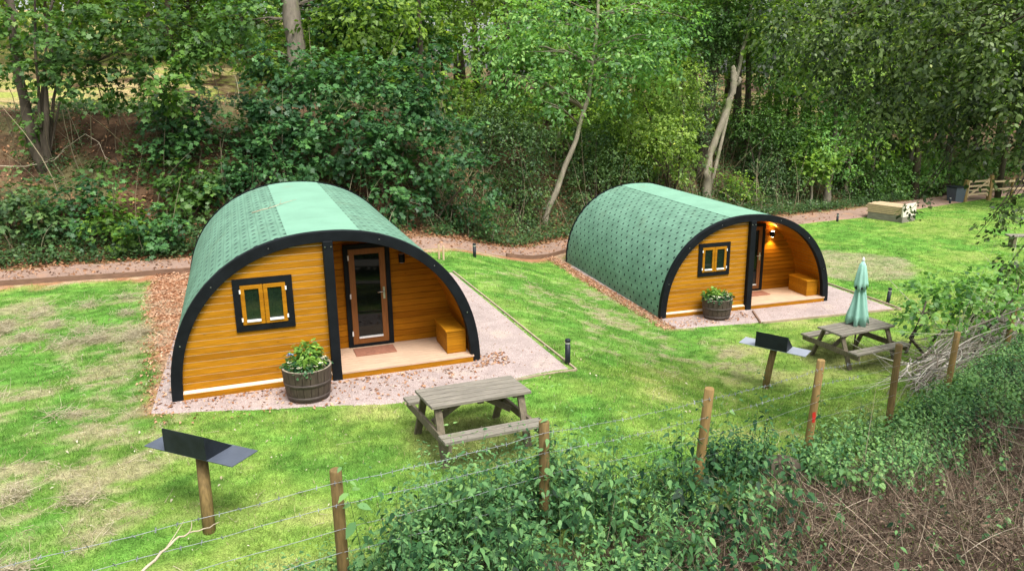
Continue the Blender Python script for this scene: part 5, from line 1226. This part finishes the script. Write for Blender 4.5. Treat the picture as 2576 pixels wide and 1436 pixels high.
o = mb.build('tyre', MT['rubber'], None, (p.x, p.y, p.z + .26)); o.rotation_euler = (math.pi / 2 - .1, 0, .5); tag(o, 'black tyre leaning at the end of the board stack', 'tyre')
# gate, rail fence and bin at the far end of the path
A_ = ground(2425, 508); B_ = ground(2486, 504)
r = empty('field_gate', A_, math.atan2(B_.y - A_.y, B_.x - A_.x), 'pale timber field gate between two square posts at far path end', 'gate'); GL = (B_ - A_).length
for x in (0, GL):
    mb = MB(); mb.box(x - .09, x + .09, -.09, .09, -.2, 1.25 if x else 1.1); mb.build('gate_post', MT['post_wood_new'], r, bev=.01)
mb = MB()
for z in (.3, .5, .72, .95): mb.box(.12, GL - .12, -.03, .03, z, z + .09)
mb.box(.12, .21, -.035, .035, .2, 1.1); mb.box(GL - .21, GL - .12, -.035, .035, .2, 1.1); mb.beam((.2, -.04, .3), (GL - .2, -.04, 1.0), .03, .08); mb.build('gate_leaf', MT['timber_new'], r)
r = empty('rail_fence', B_, .3, 'pale post and rail fence running on from the field gate', 'fence')
mb = MB(); mb.beam((.1, 0, .95), (4.5, 0, .85), .04, .1); mb.beam((.1, 0, .55), (4.5, 0, .45), .04, .1); mb.build('rail', MT['timber_new'], r)
for x in (1.6, 3.2, 4.6): mb = MB(); mb.box(x - .06, x + .06, .03, .13, -.5, 1.05); mb.build('post', MT['post_wood_new'], r)
p = ground(2402, 508); r = empty('waste_bin', p, .3, 'dark blue grey waste bin beside the field gate', 'bin')
mb = MB(); mb.add([(-.26, -.26, 0), (.26, -.26, 0), (.26, .26, 0), (-.26, .26, 0), (-.32, -.32, .72), (.32, -.32, .72), (.32, .32, .72), (-.32, .32, .72)], [(0, 3, 2, 1), (4, 5, 6, 7), (0, 1, 5, 4), (1, 2, 6, 5), (2, 3, 7, 6), (3, 0, 4, 7)]); mb.build('body', MT['slate'], r, bev=.02)
mb = MB(); mb.box(-.34, .34, -.34, .36, .725, .79); mb.build('lid', MT['charcoal'], r, bev=.02)
# low bench at the right edge
p = ground(2570, 622); r = empty('garden_bench', p, -.1, 'low grey plank bench on far lawn half hidden by hanging leaves', 'bench')
mb = MB(); mb.box(-.55, 1.0, -.2, .2, .40, .46); mb.build('seat', MT['grey_wood'], r, bev=.01)
for x in (-.35, .8): mb = MB(); mb.box(x - .05, x + .05, -.17, .17, 0, .398); mb.build('leg', MT['dark_wood'], r)

# ------------------------------------------------------------------ post and wire fence
posts = []
PTOP = {2: 1.37, 3: 1.39, 4: 1.40, 5: 1.39, 6: 1.11, 7: .72, 8: .34, 9: .17}
fr = empty('wire_fence', gpos(-1.63, 6.33), 0, 'round post and barbed wire fence between lawn and rough bank', 'fence')
fo = Vector(fr.location)
LEAN = {4: (-.0, 0), 5: (.10, .02), 6: (.09, .0), 7: (.02, 0), 8: (.05, 0), 9: (.10, 0)}
for i, (x, y) in enumerate(FENCE[:11]):
    gz = g(x, y); tz = PTOP.get(i, gz + 1.15); rr = .056 if i < 6 else .053
    lx, ly = LEAN.get(i, (0, 0)); base = Vector((x - lx, y - ly, gz - .15)); top = Vector((x, y, tz))
    mb = MB(); b0, t0 = base - fo, top - fo
    mb.tube([b0, b0.lerp(t0, .33), b0.lerp(t0, .66), t0 - Vector((0, 0, .012)), t0], [rr * 1.04, rr * 1.02, rr, rr, rr * .86], 16, jit=.015)
    po = mb.build('post', MT['post_wood'] if i in (3, 4, 7) else MT['post_wood_new'], fr)
    if i == 6:
        po['label'] = 'round fence post with a red paint mark'
        mb = MB(); q = b0.lerp(t0, .50); mb.add([(q.x - .020, q.y - rr * 1.03, q.z - .075), (q.x + .012, q.y - rr * 1.05, q.z - .075), (q.x + .022, q.y - rr * 1.03, q.z + .02), (q.x + .012, q.y - rr * 1.05, q.z + .085), (q.x - .028, q.y - rr * 1.0, q.z + .07)], [(0, 1, 2, 3, 4)]); mb.build('paint_mark', MT['red'], po)
    posts.append((base, top))
for drop, barbed in ((.11, True), (.33, True), (.58, False), (.83, False)):
    mb = MB(); P = []
    for (b0, t0), (b1, t1) in zip(posts, posts[1:]):
        a = t0 + (b0 - t0).normalized() * drop; c = t1 + (b1 - t1).normalized() * drop
        a.y -= .06; c.y -= .06
        for k in range(10):
            q = a.lerp(c, k / 10); q.z -= .025 * math.sin(math.pi * k / 10) - .006 * math.sin(k * 2.1 + drop * 9); P.append(q - fo)
    P.append(c - fo)
    mb.tube(P, [.0029 - .0013 * float(sst(-1.2, 3, q.x + fo.x)) for q in P], 4, cap=False)
    if barbed:
        for p, q in zip(P, P[1:]):
            if p.x + fo.x > 5: break
            for tt in (.0, .5):
                c = p.lerp(q, tt)
                for k in range(2):
                    d = Vector((random.uniform(-.3, .3), random.uniform(-1, 1), random.uniform(-1, 1))).normalized() * .022
                    mb.tube([c - d, c + d], .0035, 3, cap=False)
    mb.build('wire', MT['wire'], fr)

# ------------------------------------------------------------------ light and camera
SUN_DIR = Vector((.24, -.42, .87)).normalized()
el = math.asin(SUN_DIR.z); rot = math.atan2(SUN_DIR.x, SUN_DIR.y)
w = bpy.data.worlds.new('World'); S.world = w; w.use_nodes = True; nt = w.node_tree; nt.nodes.clear()
sky = nt.nodes.new('ShaderNodeTexSky'); sky.sky_type = 'NISHITA'; sky.sun_disc = False; sky.sun_elevation = el; sky.sun_rotation = rot
sky.air_density = 1.2; sky.dust_density = 4.0; sky.ozone_density = .6
hs = nt.nodes.new('ShaderNodeHueSaturation'); hs.inputs['Saturation'].default_value = .35
bg = nt.nodes.new('ShaderNodeBackground'); bg.inputs[1].default_value = .135
ow = nt.nodes.new('ShaderNodeOutputWorld')
nt.links.new(sky.outputs[0], hs.inputs['Color']); nt.links.new(hs.outputs[0], bg.inputs[0]); nt.links.new(bg.outputs[0], ow.inputs[0])
sl = bpy.data.lights.new('sun', 'SUN'); sl.energy = 2.0; sl.angle = math.radians(26); sl.color = (1, .97, .92)
so = link('sun', sl); so.rotation_euler = SUN_DIR.to_track_quat('Z', 'Y').to_euler()
cd = bpy.data.cameras.new('camera'); cam = link('camera', cd)
cd.sensor_width = 36; cd.lens = F_PX / 2576 * 36; cd.clip_end = 3000; cd.clip_start = .05
rt = Vector((cr, sp * sr, cp * sr)); upv = Vector((-sr, sp * cr, cp * cr)); bk = Vector((0, -cp, sp))
Mc = Matrix(((rt.x, upv.x, bk.x, 0), (rt.y, upv.y, bk.y, 0), (rt.z, upv.z, bk.z, CAM_H), (0, 0, 0, 1)))
cam.matrix_world = Mc; S.camera = cam
vs = S.view_settings; vs.view_transform = 'Standard'; vs.look = 'None'; vs.gamma = 1; vs.exposure = 1.0
cy = S.cycles
cy.max_bounces = 6; cy.diffuse_bounces = 3; cy.glossy_bounces = 2; cy.transmission_bounces = 3; cy.transparent_max_bounces = 4
cy.use_denoising = True; cy.caustics_reflective = False; cy.caustics_refractive = False
try: cy.denoiser = 'OPENIMAGEDENOISE'
except Exception: pass
